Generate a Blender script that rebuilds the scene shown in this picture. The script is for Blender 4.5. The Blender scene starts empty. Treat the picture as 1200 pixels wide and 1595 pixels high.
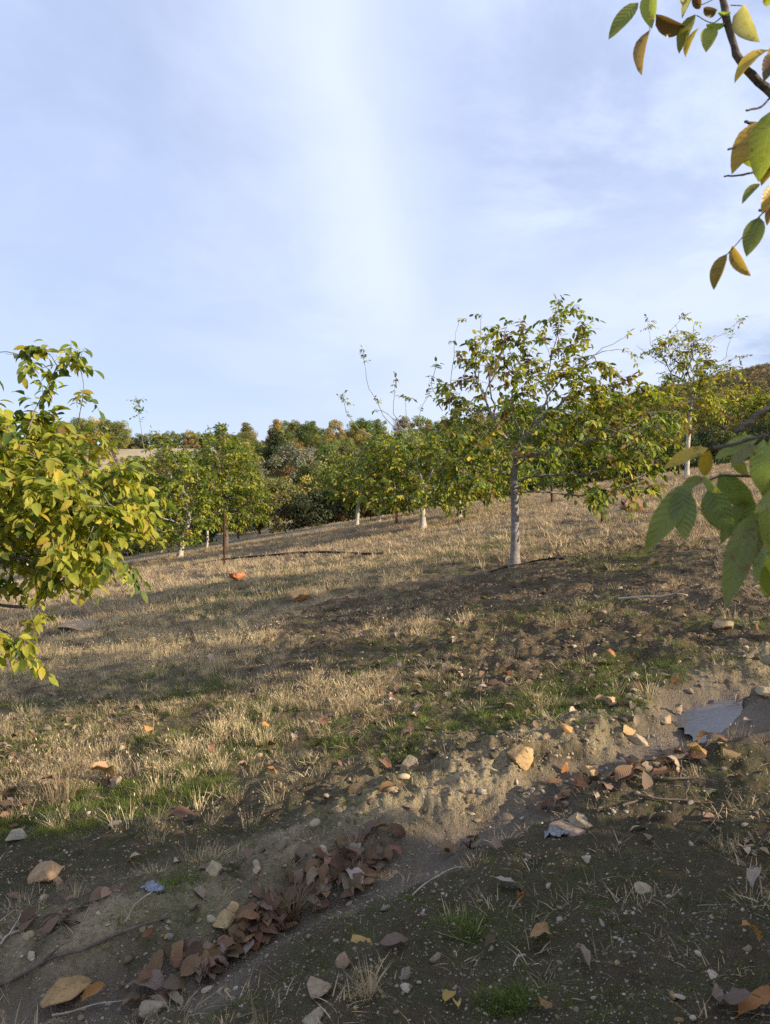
import bpy, math
import numpy as np
from mathutils import Vector, Matrix, Euler

# ------------------------------------------------------------------ camera, sky, sun, exposure
sc = bpy.context.scene
F, CX, CY, CAMZ = 1204.0, 600.0, 797.5, 1.6          # focal length and centre in photo pixels
SUN_AZ, SUN_EL = 113.0, 20.0
cam_d = bpy.data.cameras.new("camera")
cam = bpy.data.objects.new("camera", cam_d)
sc.collection.objects.link(cam)
cam.location = (0, 0, CAMZ)
cam.rotation_euler = (math.radians(90), 0, 0)
cam_d.sensor_fit = 'VERTICAL'
cam_d.sensor_height = 36.0
cam_d.lens = 18.0 * F / CY
cam_d.clip_start = 0.05
cam_d.clip_end = 3000
cam_d.dof.use_dof = True
cam_d.dof.focus_distance = 7.0
cam_d.dof.aperture_fstop = 9.0
sc.camera = cam

sc.view_settings.view_transform = 'Standard'
sc.view_settings.look = 'None'
sc.view_settings.exposure = 0.65
sc.view_settings.gamma = 1.0
sc.cycles.max_bounces = 7
sc.cycles.diffuse_bounces = 3
sc.cycles.transmission_bounces = 5
sc.cycles.glossy_bounces = 2
sc.cycles.sample_clamp_indirect = 4.0
sc.cycles.use_denoising = False

world = bpy.data.worlds.new("World")
sc.world = world
world.use_nodes = True
wn, wl = world.node_tree.nodes, world.node_tree.links
wn.clear()


def nd(nodes, t, **kw):
    n = nodes.new(t)
    for k, v in kw.items():
        setattr(n, k, v)
    return n


def mathn(nodes, links, op, a, b=None, clamp=False, c=None):
    n = nodes.new('ShaderNodeMath')
    n.operation = op
    n.use_clamp = clamp
    for i, v in enumerate((a, b, c)):
        if v is None:
            continue
        if isinstance(v, (int, float)):
            n.inputs[i].default_value = v
        else:
            links.new(v, n.inputs[i])
    return n.outputs[0]


def maprange(nodes, links, v, a, b, c=0.0, d=1.0, smooth=True):
    n = nodes.new('ShaderNodeMapRange')
    n.interpolation_type = 'SMOOTHSTEP' if smooth else 'LINEAR'
    links.new(v, n.inputs[0])
    for i, q in enumerate((a, b, c, d)):
        if isinstance(q, (int, float)):
            n.inputs[i + 1].default_value = q
        else:
            links.new(q, n.inputs[i + 1])
    return n.outputs[0]


def mixc(nodes, links, f, a, b, mode='MIX'):
    n = nodes.new('ShaderNodeMix')
    n.data_type = 'RGBA'
    n.blend_type = mode
    n.clamp_factor = True
    for s, v in ((n.inputs[0], f), (n.inputs[6], a), (n.inputs[7], b)):
        if isinstance(v, (int, float)):
            s.default_value = v
        elif isinstance(v, (tuple, list)):
            s.default_value = (*v[:3], 1.0)
        else:
            links.new(v, s)
    return n.outputs[2]


def noise(nodes, links, vec, scale, detail=4, rough=0.55, dist=0.0):
    n = nodes.new('ShaderNodeTexNoise')
    n.inputs['Scale'].default_value = scale
    n.inputs['Detail'].default_value = detail
    n.inputs['Roughness'].default_value = rough
    n.inputs['Distortion'].default_value = dist
    if vec is not None:
        links.new(vec, n.inputs['Vector'])
    return n.outputs[0]


def build_sky():
    N, L = wn, wl
    sky = N.new('ShaderNodeTexSky')
    sky.sky_type = 'NISHITA'
    sky.sun_disc = False
    sky.sun_elevation = math.radians(SUN_EL)
    sky.sun_rotation = math.radians(SUN_AZ)
    sky.air_density = 1.0
    sky.dust_density = 0.6
    tc = N.new('ShaderNodeTexCoord')
    sep = N.new('ShaderNodeSeparateXYZ')
    L.new(tc.outputs['Generated'], sep.inputs[0])
    mp = N.new('ShaderNodeMapping')
    mp.inputs['Scale'].default_value = (1.0, 1.0, 0.6)
    L.new(tc.outputs['Generated'], mp.inputs[0])
    broad = noise(N, L, mp.outputs[0], 1.6, 5, 0.5, 0.6)
    # high cloud seen in perspective: direction divided by its height
    den = mathn(N, L, 'ADD', mathn(N, L, 'MAXIMUM', sep.outputs[2], 0.0), 0.22)
    cmb = N.new('ShaderNodeCombineXYZ')
    L.new(mathn(N, L, 'DIVIDE', sep.outputs[0], den), cmb.inputs[0])
    L.new(mathn(N, L, 'DIVIDE', sep.outputs[1], den), cmb.inputs[1])
    wisps = noise(N, L, cmb.outputs[0], 1.7, 8, 0.60, 0.35)
    warp = mathn(N, L, 'MULTIPLY_ADD', broad, 0.26, c=-0.13)
    warp2 = mathn(N, L, 'MULTIPLY_ADD', wisps, 0.10, c=-0.05)
    xx = mathn(N, L, 'ADD', mathn(N, L, 'ADD', sep.outputs[0], warp), warp2)
    # a bright bank of thin cloud whose right edge leans slightly to the right going down
    lean = mathn(N, L, 'MULTIPLY_ADD', sep.outputs[2], 0.10, c=0.0)
    xs = mathn(N, L, 'ADD', xx, lean)
    left_side = maprange(N, L, xs, -0.24, 0.06)
    right_side = maprange(N, L, xs, 0.20, 0.03)
    streak = mathn(N, L, 'MULTIPLY', left_side, right_side)
    low = maprange(N, L, sep.outputs[2], 0.02, 0.30)
    streak = mathn(N, L, 'MULTIPLY', streak, mathn(N, L, 'MULTIPLY_ADD', low, 0.75, c=0.25))
    veil = mathn(N, L, 'ADD', maprange(N, L, broad, 0.30, 0.75, 0.50, 0.72), maprange(N, L, wisps, .35, .7, 0, .18))
    rightveil = maprange(N, L, xs, 0.06, 0.30, 0.0, 0.22)
    veil = mathn(N, L, 'ADD', veil, mathn(N, L, 'MULTIPLY', rightveil, maprange(N, L, wisps, 0.35, 0.62)))
    cover = mathn(N, L, 'MAXIMUM', veil, mathn(N, L, 'MULTIPLY', streak, 0.98), clamp=True)
    # darker blue gap low on the right
    gapx = maprange(N, L, sep.outputs[0], 0.26, 0.46)
    gapz = maprange(N, L, sep.outputs[2], 0.34, 0.16)
    gap = mathn(N, L, 'MULTIPLY', mathn(N, L, 'MULTIPLY', gapx, gapz), maprange(N, L, wisps, 0.62, 0.42))
    cover = mathn(N, L, 'SUBTRACT', cover, mathn(N, L, 'MULTIPLY', gap, 0.42), clamp=True)
    skyc = mixc(N, L, 1.0, sky.outputs[0], (SKY_TINT[0], SKY_TINT[1], SKY_TINT[2]), 'MULTIPLY')
    col = mixc(N, L, cover, skyc, CLOUD)
    rw = mathn(N, L, 'MULTIPLY', maprange(N, L, xs, 0.08, 0.34), mathn(N, L, 'MULTIPLY', maprange(N, L, wisps, 0.40, 0.66), 0.6))
    rw = mathn(N, L, 'MULTIPLY', rw, mathn(N, L, 'SUBTRACT', 1.0, gap))
    lowwhite = mathn(N, L, 'MULTIPLY', maprange(N, L, xs, -0.15, 0.10), maprange(N, L, sep.outputs[2], 0.42, 0.20))
    lowwhite = mathn(N, L, 'MULTIPLY', lowwhite, mathn(N, L, 'MULTIPLY', mathn(N, L, 'SUBTRACT', 1.0, gap), 0.6))
    white = mathn(N, L, 'MAXIMUM', mathn(N, L, 'MAXIMUM', mathn(N, L, 'MULTIPLY', streak, mathn(N, L, 'MULTIPLY_ADD', wisps, .7, c=.33)), rw), lowwhite, clamp=True)
    col = mixc(N, L, white, col, CLOUD_W)
    bg = N.new('ShaderNodeBackground')
    bg.inputs[1].default_value = 0.094
    out = N.new('ShaderNodeOutputWorld')
    L.new(col, bg.inputs[0])
    L.new(bg.outputs[0], out.inputs[0])


SKY_TINT = (1.0, 1.0, 1.12)
CLOUD = (4.8, 5.6, 7.8)
CLOUD_W = (5.9, 6.5, 7.7)
build_sky()

sun_d = bpy.data.lights.new("sun", 'SUN')
sun_d.energy = 5.0
sun_d.angle = math.radians(0.5)
sun_d.color = (1.0, 0.85, 0.64)
sun = bpy.data.objects.new("sun", sun_d)
sc.collection.objects.link(sun)
_a, _e = math.radians(SUN_AZ), math.radians(SUN_EL)
SUNV = Vector((math.sin(_a) * math.cos(_e), math.cos(_a) * math.cos(_e), math.sin(_e)))
sun.rotation_euler = SUNV.to_track_quat('Z', 'Y').to_euler()

# ------------------------------------------------------------------ noise and terrain functions
_prm = np.random.default_rng(3).permutation(256)
_perm = np.concatenate([_prm, _prm, _prm])
_ang = np.random.default_rng(4).uniform(0, 2 * np.pi, 256)
_gx, _gy = np.cos(_ang), np.sin(_ang)


def gn(x, y, seed=0):
    x = np.asarray(x, float) + seed * 17.31
    y = np.asarray(y, float) + seed * 9.77
    xi = np.floor(x).astype(int)
    yi = np.floor(y).astype(int)
    xf, yf = x - xi, y - yi
    u = xf * xf * xf * (xf * (xf * 6 - 15) + 10)
    v = yf * yf * yf * (yf * (yf * 6 - 15) + 10)

    def g(i, j, dx, dy):
        h = _perm[_perm[(xi + i) & 255] + ((yi + j) & 255)]
        return _gx[h] * dx + _gy[h] * dy
    a = g(0, 0, xf, yf)
    b = g(1, 0, xf - 1, yf)
    c = g(0, 1, xf, yf - 1)
    d = g(1, 1, xf - 1, yf - 1)
    return (a * (1 - u) + b * u) * (1 - v) + (c * (1 - u) + d * u) * v * 1.0


def fbm(x, y, f, octs=4, seed=0):
    s, a = 0, 1.0
    for o in range(octs):
        s = s + a * gn(x * f, y * f, seed + o)
        f *= 2.03
        a *= 0.5
    return s


def sstep(a, b, x):
    t = np.clip((x - a) / (b - a), 0, 1)
    return t * t * (3 - 2 * t)


def plane(x, y):
    return 0.16 * np.clip(x, -60, 60) + 0.037 * np.clip(y, -40, 60)


def unplane(px, py):
    """pixel -> point on the tilted plane alone"""
    u, v = px - CX, CY - py
    D = F * CAMZ / (F * 0.037 + 0.16 * u - v)
    return u / F * D, D


GULLY_PX = [(-500, 1700), (60, 1575), (300, 1510), (470, 1405), (620, 1338), (740, 1283), (870, 1225), (1000, 1168), (1080, 1115), (1150, 1083), (1300, 1040), (1500, 1000)]
GULLY = np.array([unplane(*p) for p in GULLY_PX])


def gully_sd(x, y):
    x = np.asarray(x, float)
    y = np.asarray(y, float)
    best = np.full(x.shape, 1e9)
    sgn = np.ones(x.shape)
    wob = 0.10 * gn(x * 1.7, y * 1.7, 40) + 0.05 * gn(x * 5, y * 5, 41)
    for i in range(len(GULLY) - 1):
        a, b = GULLY[i], GULLY[i + 1]
        d = b - a
        t = np.clip(((x - a[0]) * d[0] + (y - a[1]) * d[1]) / (d @ d), 0, 1)
        dx, dy = x - a[0] - t * d[0], y - a[1] - t * d[1]
        dist = np.hypot(dx, dy)
        side = np.where(d[0] * dy - d[1] * dx > 0, 1.0, -1.0)
        m = dist < best
        best = np.where(m, dist, best)
        sgn = np.where(m, side, sgn)
    return best * sgn + wob * 1.5 + .06 * gn(x * 11, y * 11, 42)


HILL_T = np.radians([-90, -40, -27, -16, 0, 9.4, 16, 26.5, 45, 90])
HILL_E = np.array([50, 68, 84, 97, 99, 108, 150, 186, 190, 150.0])


def H0(x, y):
    x = np.asarray(x, float)
    y = np.asarray(y, float)
    z = plane(x, y)
    D = np.hypot(x, y)
    th = np.arctan2(x, y)
    front = sstep(math.radians(120), math.radians(75), np.abs(th))
    E = np.interp(th, HILL_T, HILL_E)
    zt = CAMZ + E / F * 150.0 + 0.9 * gn(x * .03, y * .03, 60)
    t = np.clip((D - 37) / 113.0, 0, 1)
    t = (0.35 * t + 0.65 * t * t * (3 - 2 * t))
    p36 = plane(x * 37 / np.maximum(D, 37), y * 37 / np.maximum(D, 37))
    zf = p36 * (1 - t) + zt * t - 0.7 * sstep(37, 44, D) * sstep(150, 60, D)
    far = front * sstep(33, 40, D)
    z = z * (1 - far) + zf * far
    near = sstep(40, 25, D)
    z = z + near * (0.10 * gn(x * .25, y * .25, 11) * sstep(3, 8, D) + 0.035 * gn(x * .9, y * .9, 12) * sstep(1.5, 3.5, D))
    s = gully_sd(x, y)
    z = z - 0.085 * np.exp(-(s / .17) ** 2) + 0.05 * np.exp(-((s - .42) / .22) ** 2) + 0.02 * np.exp(-((s + .4) / .25) ** 2)
    return z


def wetmask(x, y):
    s = gully_sd(x, y)
    return np.exp(-(s / .15) ** 2)


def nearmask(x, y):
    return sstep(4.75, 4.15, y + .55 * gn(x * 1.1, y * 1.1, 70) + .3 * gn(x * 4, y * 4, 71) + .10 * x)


def blobmask(x, y, blobs):
    """blobs: (px, py, rx_px, ry_px, strength) on the photo, turned into ground ellipses"""
    m = np.zeros(np.shape(x))
    for px, py, rx, ry, s in blobs:
        cx, cy = unplane(px, py)
        wx = rx / F * cy
        _, y1 = unplane(px, py - ry)
        _, y2 = unplane(px, py + ry)
        wy = abs(y1 - y2) / 2
        d = ((x - cx) / wx) ** 2 + ((y - cy) / wy) ** 2
        m = np.maximum(m, s * np.exp(-d ** 1.5))
    return m


GREEN = [(110, 1262, 190, 30, 1.2), (250, 1225, 110, 24, .9), (40, 1160, 110, 50, .9), (290, 1090, 90, 24, .9), (250, 1160, 90, 24, .5), (540, 1140, 70, 36, .5), (200, 1060, 120, 12, .5), (400, 915, 140, 22, .8), (680, 1090, 60, 40, .55), (820, 1110, 130, 38, 1),
         (930, 1085, 80, 40, .9), (1010, 1070, 60, 20, .9), (980, 1045, 90, 26, 1), (1140, 980, 60, 14, .5), (620, 1160, 60, 30, .5), (400, 1120, 80, 50, .5), (140, 1110, 80, 20, .5),
         (80, 1090, 120, 20, .5), (690, 860, 130, 16, .5), (870, 955, 90, 16, .5), (960, 880, 60, 20, .4), (800, 1560, 60, 20, .6), (720, 1450, 40, 25, .5), (300, 1400, 90, 40, .4), (560, 1480, 60, 30, .3),
         (350, 1160, 130, 30, .4), (0, 1060, 80, 20, .6), (620, 1020, 120, 30, .35)]
BARE = [(720, 935, 300, 40, .85), (600, 1010, 200, 60, .6), (1000, 870, 200, 60, .55), (520, 1000, 100, 50, .4), (760, 1000, 260, 60, .9), (700, 1180, 200, 70, .9), (800, 1030, 230, 70, .75), (1060, 1000, 160, 50, .85), (1120, 1120, 140, 60, .9), (1100, 950, 160, 30, .6), (560, 1230, 160, 50, .7), (900, 930, 200, 40, .4), (230, 965, 150, 14, .5)]
TALL = [(120, 1010, 200, 45, 1), (260, 985, 160, 40, 1), (330, 1030, 110, 30, .8), (90, 1210, 120, 40, .7), (300, 1180, 80, 40, .6), (480, 1090, 120, 35, .7), (560, 900, 90, 25, .5), (380, 1120, 70, 40, .7), (640, 980, 90, 20, .4), (500, 840, 200, 20, .7), (980, 790, 100, 30, .5)]
PUDDLES = [[(1060, 1112), (1078, 1092), (1100, 1074), (1135, 1064), (1175, 1066), (1172, 1080), (1150, 1094), (1142, 1118), (1122, 1138), (1098, 1142), (1074, 1132)],
           [(622, 1335), (640, 1316), (668, 1312), (690, 1320), (700, 1336), (680, 1352), (640, 1356)]]
PUD_BLOB = [(1118, 1104, 76, 52, 1), (660, 1334, 50, 30, .35)]
_c = np.array(PUDDLES[0]).mean(0)
PUDDLES = [[tuple(_c + (np.array(p) - _c) * (1.05, 1.05)) for p in PUDDLES[0]]]


def terr(x, y):
    x = np.asarray(x, float)
    y = np.asarray(y, float)
    D = np.hypot(x, y)
    z = H0(x, y)
    w = wetmask(x, y)
    pud = blobmask(x, y, PUD_BLOB)
    calm = (1 - 0.75 * w) * (1 - np.clip(pud * 1.6, 0, 1))
    bare = blobmask(x, y, BARE)
    fade = lambda a, b: sstep(b, a, D)
    z = z + calm * (0.045 * fbm(x, y, 2.2, 2, 20) * fade(25, 45) + 0.030 * fbm(x, y, 7.5, 2, 24) * fade(12, 24) * (1 + bare))
    r = 1 - np.abs(gn(x * 2.2, y * 7.5, 30)) * 2.2
    ph = (y + .22 * x + .22 * gn(x * 1.3, y * 1.3, 91)) / .34
    rid = np.clip(np.sin(2 * np.pi * ph), -.4, 1) * np.clip(.35 + 1.8 * gn(x * 2.4, y * 1.1, 92), 0, 1)
    z = z + .034 * rid * bare * calm * fade(11, 18)
    z = z + 0.065 * np.clip(r, 0, 1) ** 2 * bare * calm * fade(10, 18)
    near_in = sstep(4.2, 2.5, D) * .5
    s_ = gully_sd(x, y)
    bk = np.exp(-((s_ - .34) / .26) ** 2) * fade(7, 9)
    z = z + bk * calm * (0.060 * np.abs(fbm(x, y, 5.0, 3, 80)) + .026 * np.abs(fbm(x, y, 15, 3, 84)))
    z = z + calm * (0.010 - .004 * near_in) * fbm(x, y, 26, 2, 33) * fade(4.5, 8) + calm * 0.0035 * fbm(x, y, 70, 2, 36) * fade(3, 5.5)
    z = z - 0.034 * np.clip(pud * 1.2, 0, 1)
    return z


def P(px, py, full=True):
    """photo pixel -> point on the terrain"""
    u, v = (px - CX) / F, (CY - py) / F
    t = np.concatenate([np.linspace(1.2, 30, 1500), np.linspace(30, 200, 1200)])
    f = H0(u * t, t) - (CAMZ + v * t)
    i = np.argmax(f > 0)
    if f[i] <= 0:
        i = len(t) - 1
    a, b = t[max(i - 1, 0)], t[i]
    fa, fb = f[max(i - 1, 0)], f[i]
    tt = b if fb == fa else a + (b - a) * (-fa) / (fb - fa)
    x, y = u * tt, tt
    return Vector((x, y, float(terr(x, y))))


def Q(px, py, D):
    """photo pixel at depth D -> point in space"""
    return np.array(((px - CX) / F * D, D, CAMZ + (CY - py) / F * D))


# ------------------------------------------------------------------ object helpers
def link(o):
    sc.collection.objects.link(o)
    return o


def tag(o, label=None, cat=None, group=None, kind=None):
    if label:
        o["label"] = label
    if cat:
        o["category"] = cat
    if group:
        o["group"] = group
    if kind:
        o["kind"] = kind
    return o


def empty(name, loc, rz=0.0):
    o = bpy.data.objects.new(name, None)
    o.empty_display_size = 0.2
    o.location = loc
    o.rotation_euler = (0, 0, rz)
    return link(o)


def mesh_np(name, verts, quads=None, tris=None, mat=None, col=None, uv=None, smooth=False, extra=None):
    me = bpy.data.meshes.new(name)
    verts = np.asarray(verts, np.float32)
    q = np.zeros((0, 4), np.int32) if quads is None or len(quads) == 0 else np.asarray(quads, np.int32)
    t = np.zeros((0, 3), np.int32) if tris is None or len(tris) == 0 else np.asarray(tris, np.int32)
    me.vertices.add(len(verts))
    me.vertices.foreach_set('co', verts.ravel())
    loops = np.concatenate([q.ravel(), t.ravel()])
    me.loops.add(len(loops))
    me.loops.foreach_set('vertex_index', loops.astype(np.int32))
    me.polygons.add(len(q) + len(t))
    ls = np.concatenate([np.arange(len(q)) * 4, len(q) * 4 + np.arange(len(t)) * 3]).astype(np.int32)
    me.polygons.foreach_set('loop_start', ls)
    if smooth:
        me.polygons.foreach_set('use_smooth', np.ones(len(q) + len(t), bool))
    if col is not None:
        a = me.attributes.new('leafcol', 'FLOAT_COLOR', 'POINT')
        c = np.ones((len(verts), 4), np.float32)
        c[:, :3] = col
        a.data.foreach_set('color', c.ravel())
    if uv is not None:
        a = me.attributes.new('leafuv', 'FLOAT2', 'POINT')
        a.data.foreach_set('vector', np.asarray(uv, np.float32).ravel())
    for k, v in (extra or {}).items():
        a = me.attributes.new(k, 'FLOAT', 'POINT')
        a.data.foreach_set('value', np.asarray(v, np.float32))
    me.update(calc_edges=True)
    if mat:
        me.materials.append(mat)
    return me


def obj(name, me, parent=None, loc=None, do_link=True):
    o = bpy.data.objects.new(name, me)
    if loc is not None:
        o.location = loc
    if parent is not None:
        o.parent = parent
    if do_link:
        link(o)
    return o


class Soup:
    def __init__(self):
        self.v, self.q, self.t, self.c, self.uv, self.n = [], [], [], [], [], 0

    def add(self, v, q=None, t=None, c=None, uv=None):
        v = np.asarray(v, float)
        self.v.append(v)
        if q is not None and len(q):
            self.q.append(np.asarray(q) + self.n)
        if t is not None and len(t):
            self.t.append(np.asarray(t) + self.n)
        self.c.append(np.broadcast_to(np.asarray(c if c is not None else (1, 1, 1), float), (len(v), 3)))
        self.uv.append(np.zeros((len(v), 2)) if uv is None else uv)
        self.n += len(v)

    def mesh(self, name, mat, smooth=False):
        if not self.v:
            return None
        return mesh_np(name, np.concatenate(self.v), np.concatenate(self.q) if self.q else None, np.concatenate(self.t) if self.t else None,
                       mat, np.concatenate(self.c), np.concatenate(self.uv), smooth)


def nrm(a):
    return a / np.maximum(np.linalg.norm(a, axis=-1, keepdims=True), 1e-9)


def tube(S, pts, rad, sides=6, c=(1, 1, 1), cap=True):
    pts = np.asarray(pts, float)
    n = len(pts)
    rad = np.broadcast_to(np.asarray(rad, float), (n,))
    tan = nrm(np.gradient(pts, axis=0))
    ref = np.array((0.31, 0.22, 0.92))
    if abs(tan[0] @ nrm(ref)) > .9:
        ref = np.array((0.9, 0.3, 0.1))
    a = ref - tan[0] * (ref @ tan[0])
    rings = []
    ang = np.arange(sides) / sides * 2 * np.pi
    for i in range(n):
        a = a - tan[i] * (a @ tan[i])
        a = a / max(np.linalg.norm(a), 1e-9)
        b = np.cross(tan[i], a)
        rings.append(pts[i] + rad[i] * (np.cos(ang)[:, None] * a + np.sin(ang)[:, None] * b))
    v = np.concatenate(rings + ([pts[-1:]] if cap else []))
    i = np.arange(n - 1)[:, None] * sides
    j = np.arange(sides)
    k = (j + 1) % sides
    q = np.stack([i + j, i + k, i + sides + k, i + sides + j], -1).reshape(-1, 4)
    t = None
    if cap:
        base = (n - 1) * sides
        t = np.stack([base + j, base + k, np.full(sides, n * sides)], -1)
    S.add(v, q, t, c)


def leaf_rows(k):
    if k == 1:
        return np.array([.45])
    if k == 2:
        return np.array([.25, .65])
    return np.linspace(0, 1, k + 2)[1:-1] ** 0.9


def leaves(S, Pb, D, Nn, L, W, fold, curl, c, k=2, wave=0.0, rng=None, tipc=None):
    """many leaflets at once; each a folded, curled blade of 3k+2 vertices"""
    n = len(Pb)
    D = nrm(D)
    Nn = nrm(Nn - D * np.sum(Nn * D, -1, keepdims=True))
    Sd = np.cross(D, Nn)
    t = leaf_rows(k)
    w = np.sin(np.pi * t ** 0.86) ** 0.85
    L, W, fold, curl = [np.broadcast_to(np.asarray(q, float), (n,))[:, None, None] for q in (L, W, fold, curl)]
    cu = np.where(np.abs(curl) < 1e-3, 1e-3, curl)

    def axis(tt):
        tt = np.asarray(tt)[None, :, None]
        return Pb[:, None] + D[:, None] * L * np.sin(cu * tt) / cu - Nn[:, None] * L * (1 - np.cos(cu * tt)) / cu
    mid = axis(t)
    nl = Nn[:, None] * np.cos(cu * t[None, :, None]) + D[:, None] * np.sin(cu * t[None, :, None])
    off = (W * .5) * w[None, :, None]
    wv = 0.0
    if wave > 0:
        wv = nl * L * wave * rng.uniform(-1, 1, (n, len(t), 1))
    lft = mid - Sd[:, None] * off * np.cos(fold) + nl * off * np.sin(fold) + wv
    wv2 = 0.0 if wave <= 0 else nl * L * wave * rng.uniform(-1, 1, (n, len(t), 1))
    rgt = mid + Sd[:, None] * off * np.cos(fold) + nl * off * np.sin(fold) + wv2
    v = np.concatenate([axis([0.0]), np.stack([lft, mid, rgt], 2).reshape(n, 3 * k, 3), axis([1.0])], 1)
    m = 3 * k + 2
    q, tr = [], [(0, 1, 2), (0, 2, 3)]
    for r in range(k - 1):
        a = 1 + 3 * r
        q += [(a, a + 3, a + 4, a + 1), (a + 1, a + 4, a + 5, a + 2)]
    a = 1 + 3 * (k - 1)
    tr += [(a, m - 1, a + 1), (a + 1, m - 1, a + 2)]
    tr = (np.array(tr)[None] + np.arange(n)[:, None, None] * m).reshape(-1, 3)
    q = (np.array(q)[None] + np.arange(n)[:, None, None] * m).reshape(-1, 4) if q else None
    uvt = [(0, 0)] + [(s, tt) for tt in t for s in (-1, 0, 1)] + [(0, 1)]
    uv = np.tile(np.array(uvt, float), (n, 1))
    cc = np.repeat(np.broadcast_to(c, (n, 3)), m, 0).copy()
    if tipc is not None:      # dry tips and edges, part of the leaf's own colour
        wt = np.tile(np.array([max(0, u2[1] - .55) * 1.2 + .25 * abs(u2[0]) for u2 in uvt]), n)[:, None]
        tt2 = np.repeat(np.broadcast_to(tipc, (n, 3)), m, 0)
        amt = np.repeat(rng.uniform(0, 1, n) ** 1.5, m)[:, None]
        cc = cc * (1 - wt * amt) + tt2 * wt * amt
    S.add(v.reshape(-1, 3), q, tr, cc, uv)


# ------------------------------------------------------------------ materials
def new_mat(name):
    m = bpy.data.materials.new(name)
    m.use_nodes = True
    m.node_tree.nodes.clear()
    return m, m.node_tree.nodes, m.node_tree.links


def finish(m, N, L, shader):
    o = N.new('ShaderNodeOutputMaterial')
    L.new(shader, o.inputs[0])
    return m


def principled(N, L, col, rough=0.8, spec=0.3, bump=None, bump_s=0.3, bump_d=0.01):
    b = N.new('ShaderNodeBsdfPrincipled')
    if isinstance(col, (tuple, list)):
        b.inputs['Base Color'].default_value = (*col[:3], 1)
    else:
        L.new(col, b.inputs['Base Color'])
    if isinstance(rough, (int, float)):
        b.inputs['Roughness'].default_value = rough
    else:
        L.new(rough, b.inputs['Roughness'])
    if isinstance(spec, (int, float)):
        b.inputs['Specular IOR Level'].default_value = spec
    else:
        L.new(spec, b.inputs['Specular IOR Level'])
    if bump is not None:
        bp = N.new('ShaderNodeBump')
        bp.inputs['Strength'].default_value = bump_s
        bp.inputs['Distance'].default_value = bump_d
        L.new(bump, bp.inputs['Height'])
        L.new(bp.outputs[0], b.inputs['Normal'])
    return b.outputs[0]


def leaf_material(name, trans=0.35, use_obj=False, veins=True, rough=0.5, spec=0.35, spots=0.0):
    m, N, L = new_mat(name)
    at = nd(N, 'ShaderNodeAttribute', attribute_name='leafcol')
    col = at.outputs['Color']
    if use_obj:
        oi = N.new('ShaderNodeObjectInfo')
        col = mixc(N, L, 1.0, col, oi.outputs['Color'], 'MULTIPLY')
    geo = N.new('ShaderNodeNewGeometry')
    ri = N.new('ShaderNodeTexCoord')
    nz = noise(N, L, ri.outputs['Object'], 30.0, 3, .6)
    col = mixc(N, L, mathn(N, L, 'MULTIPLY', maprange(N, L, nz, .35, .7), .35), col, mixc(N, L, 1.0, col, (.62, .58, .5), 'MULTIPLY'))
    if spots > 0:
        vz = noise(N, L, ri.outputs['Object'], 55.0, 4, .7)
        col = mixc(N, L, mathn(N, L, 'MULTIPLY', maprange(N, L, vz, .56, .66), spots), col, (.16, .075, .02))
    bump = None
    if veins:
        uv = nd(N, 'ShaderNodeAttribute', attribute_name='leafuv')
        sp = N.new('ShaderNodeSeparateXYZ')
        L.new(uv.outputs['Vector'], sp.inputs[0])
        au = mathn(N, L, 'ABSOLUTE', sp.outputs[0])
        ph = mathn(N, L, 'MULTIPLY', mathn(N, L, 'SUBTRACT', sp.outputs[1], mathn(N, L, 'MULTIPLY', au, .16)), 62.0)
        sn = mathn(N, L, 'SINE', ph)
        side = mathn(N, L, 'MULTIPLY', maprange(N, L, sn, .80, .99), .13)
        midrib = maprange(N, L, au, .07, .015, 0, .5)
        vv = mathn(N, L, 'MAXIMUM', side, midrib)
        col = mixc(N, L, vv, col, mixc(N, L, 1.0, col, (1.5, 1.45, 1.2), 'MULTIPLY'))
        bump = mathn(N, L, 'MULTIPLY', sn, -1.0)
    # underside paler
    col = mixc(N, L, mathn(N, L, 'MULTIPLY', geo.outputs['Backfacing'], .22), col, mixc(N, L, 1.0, col, (1.25, 1.25, 1.5), 'MULTIPLY'))
    pr = principled(N, L, col, rough, spec, bump, 0.25, 0.002)
    if trans > 0:
        tr = N.new('ShaderNodeBsdfTranslucent')
        L.new(mixc(N, L, 1.0, col, (1.35, 1.5, .7), 'MULTIPLY'), tr.inputs[0])
        mx = N.new('ShaderNodeMixShader')
        mx.inputs[0].default_value = trans
        L.new(pr, mx.inputs[1])
        L.new(tr.outputs[0], mx.inputs[2])
        pr = mx.outputs[0]
    return finish(m, N, L, pr)


M_LEAF = leaf_material('walnut_leaf', .45, spots=.45)
M_LEAF_NEAR = leaf_material('walnut_leaf_close', .42, spots=.7, rough=.36, spec=.5)
M_FAR = leaf_material('woodland_leaf', .22, use_obj=True, veins=False, rough=.7, spec=.15)
M_DEAD = leaf_material('dead_leaf', .12, use_obj=True, veins=True, rough=.75, spec=.2)


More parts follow.
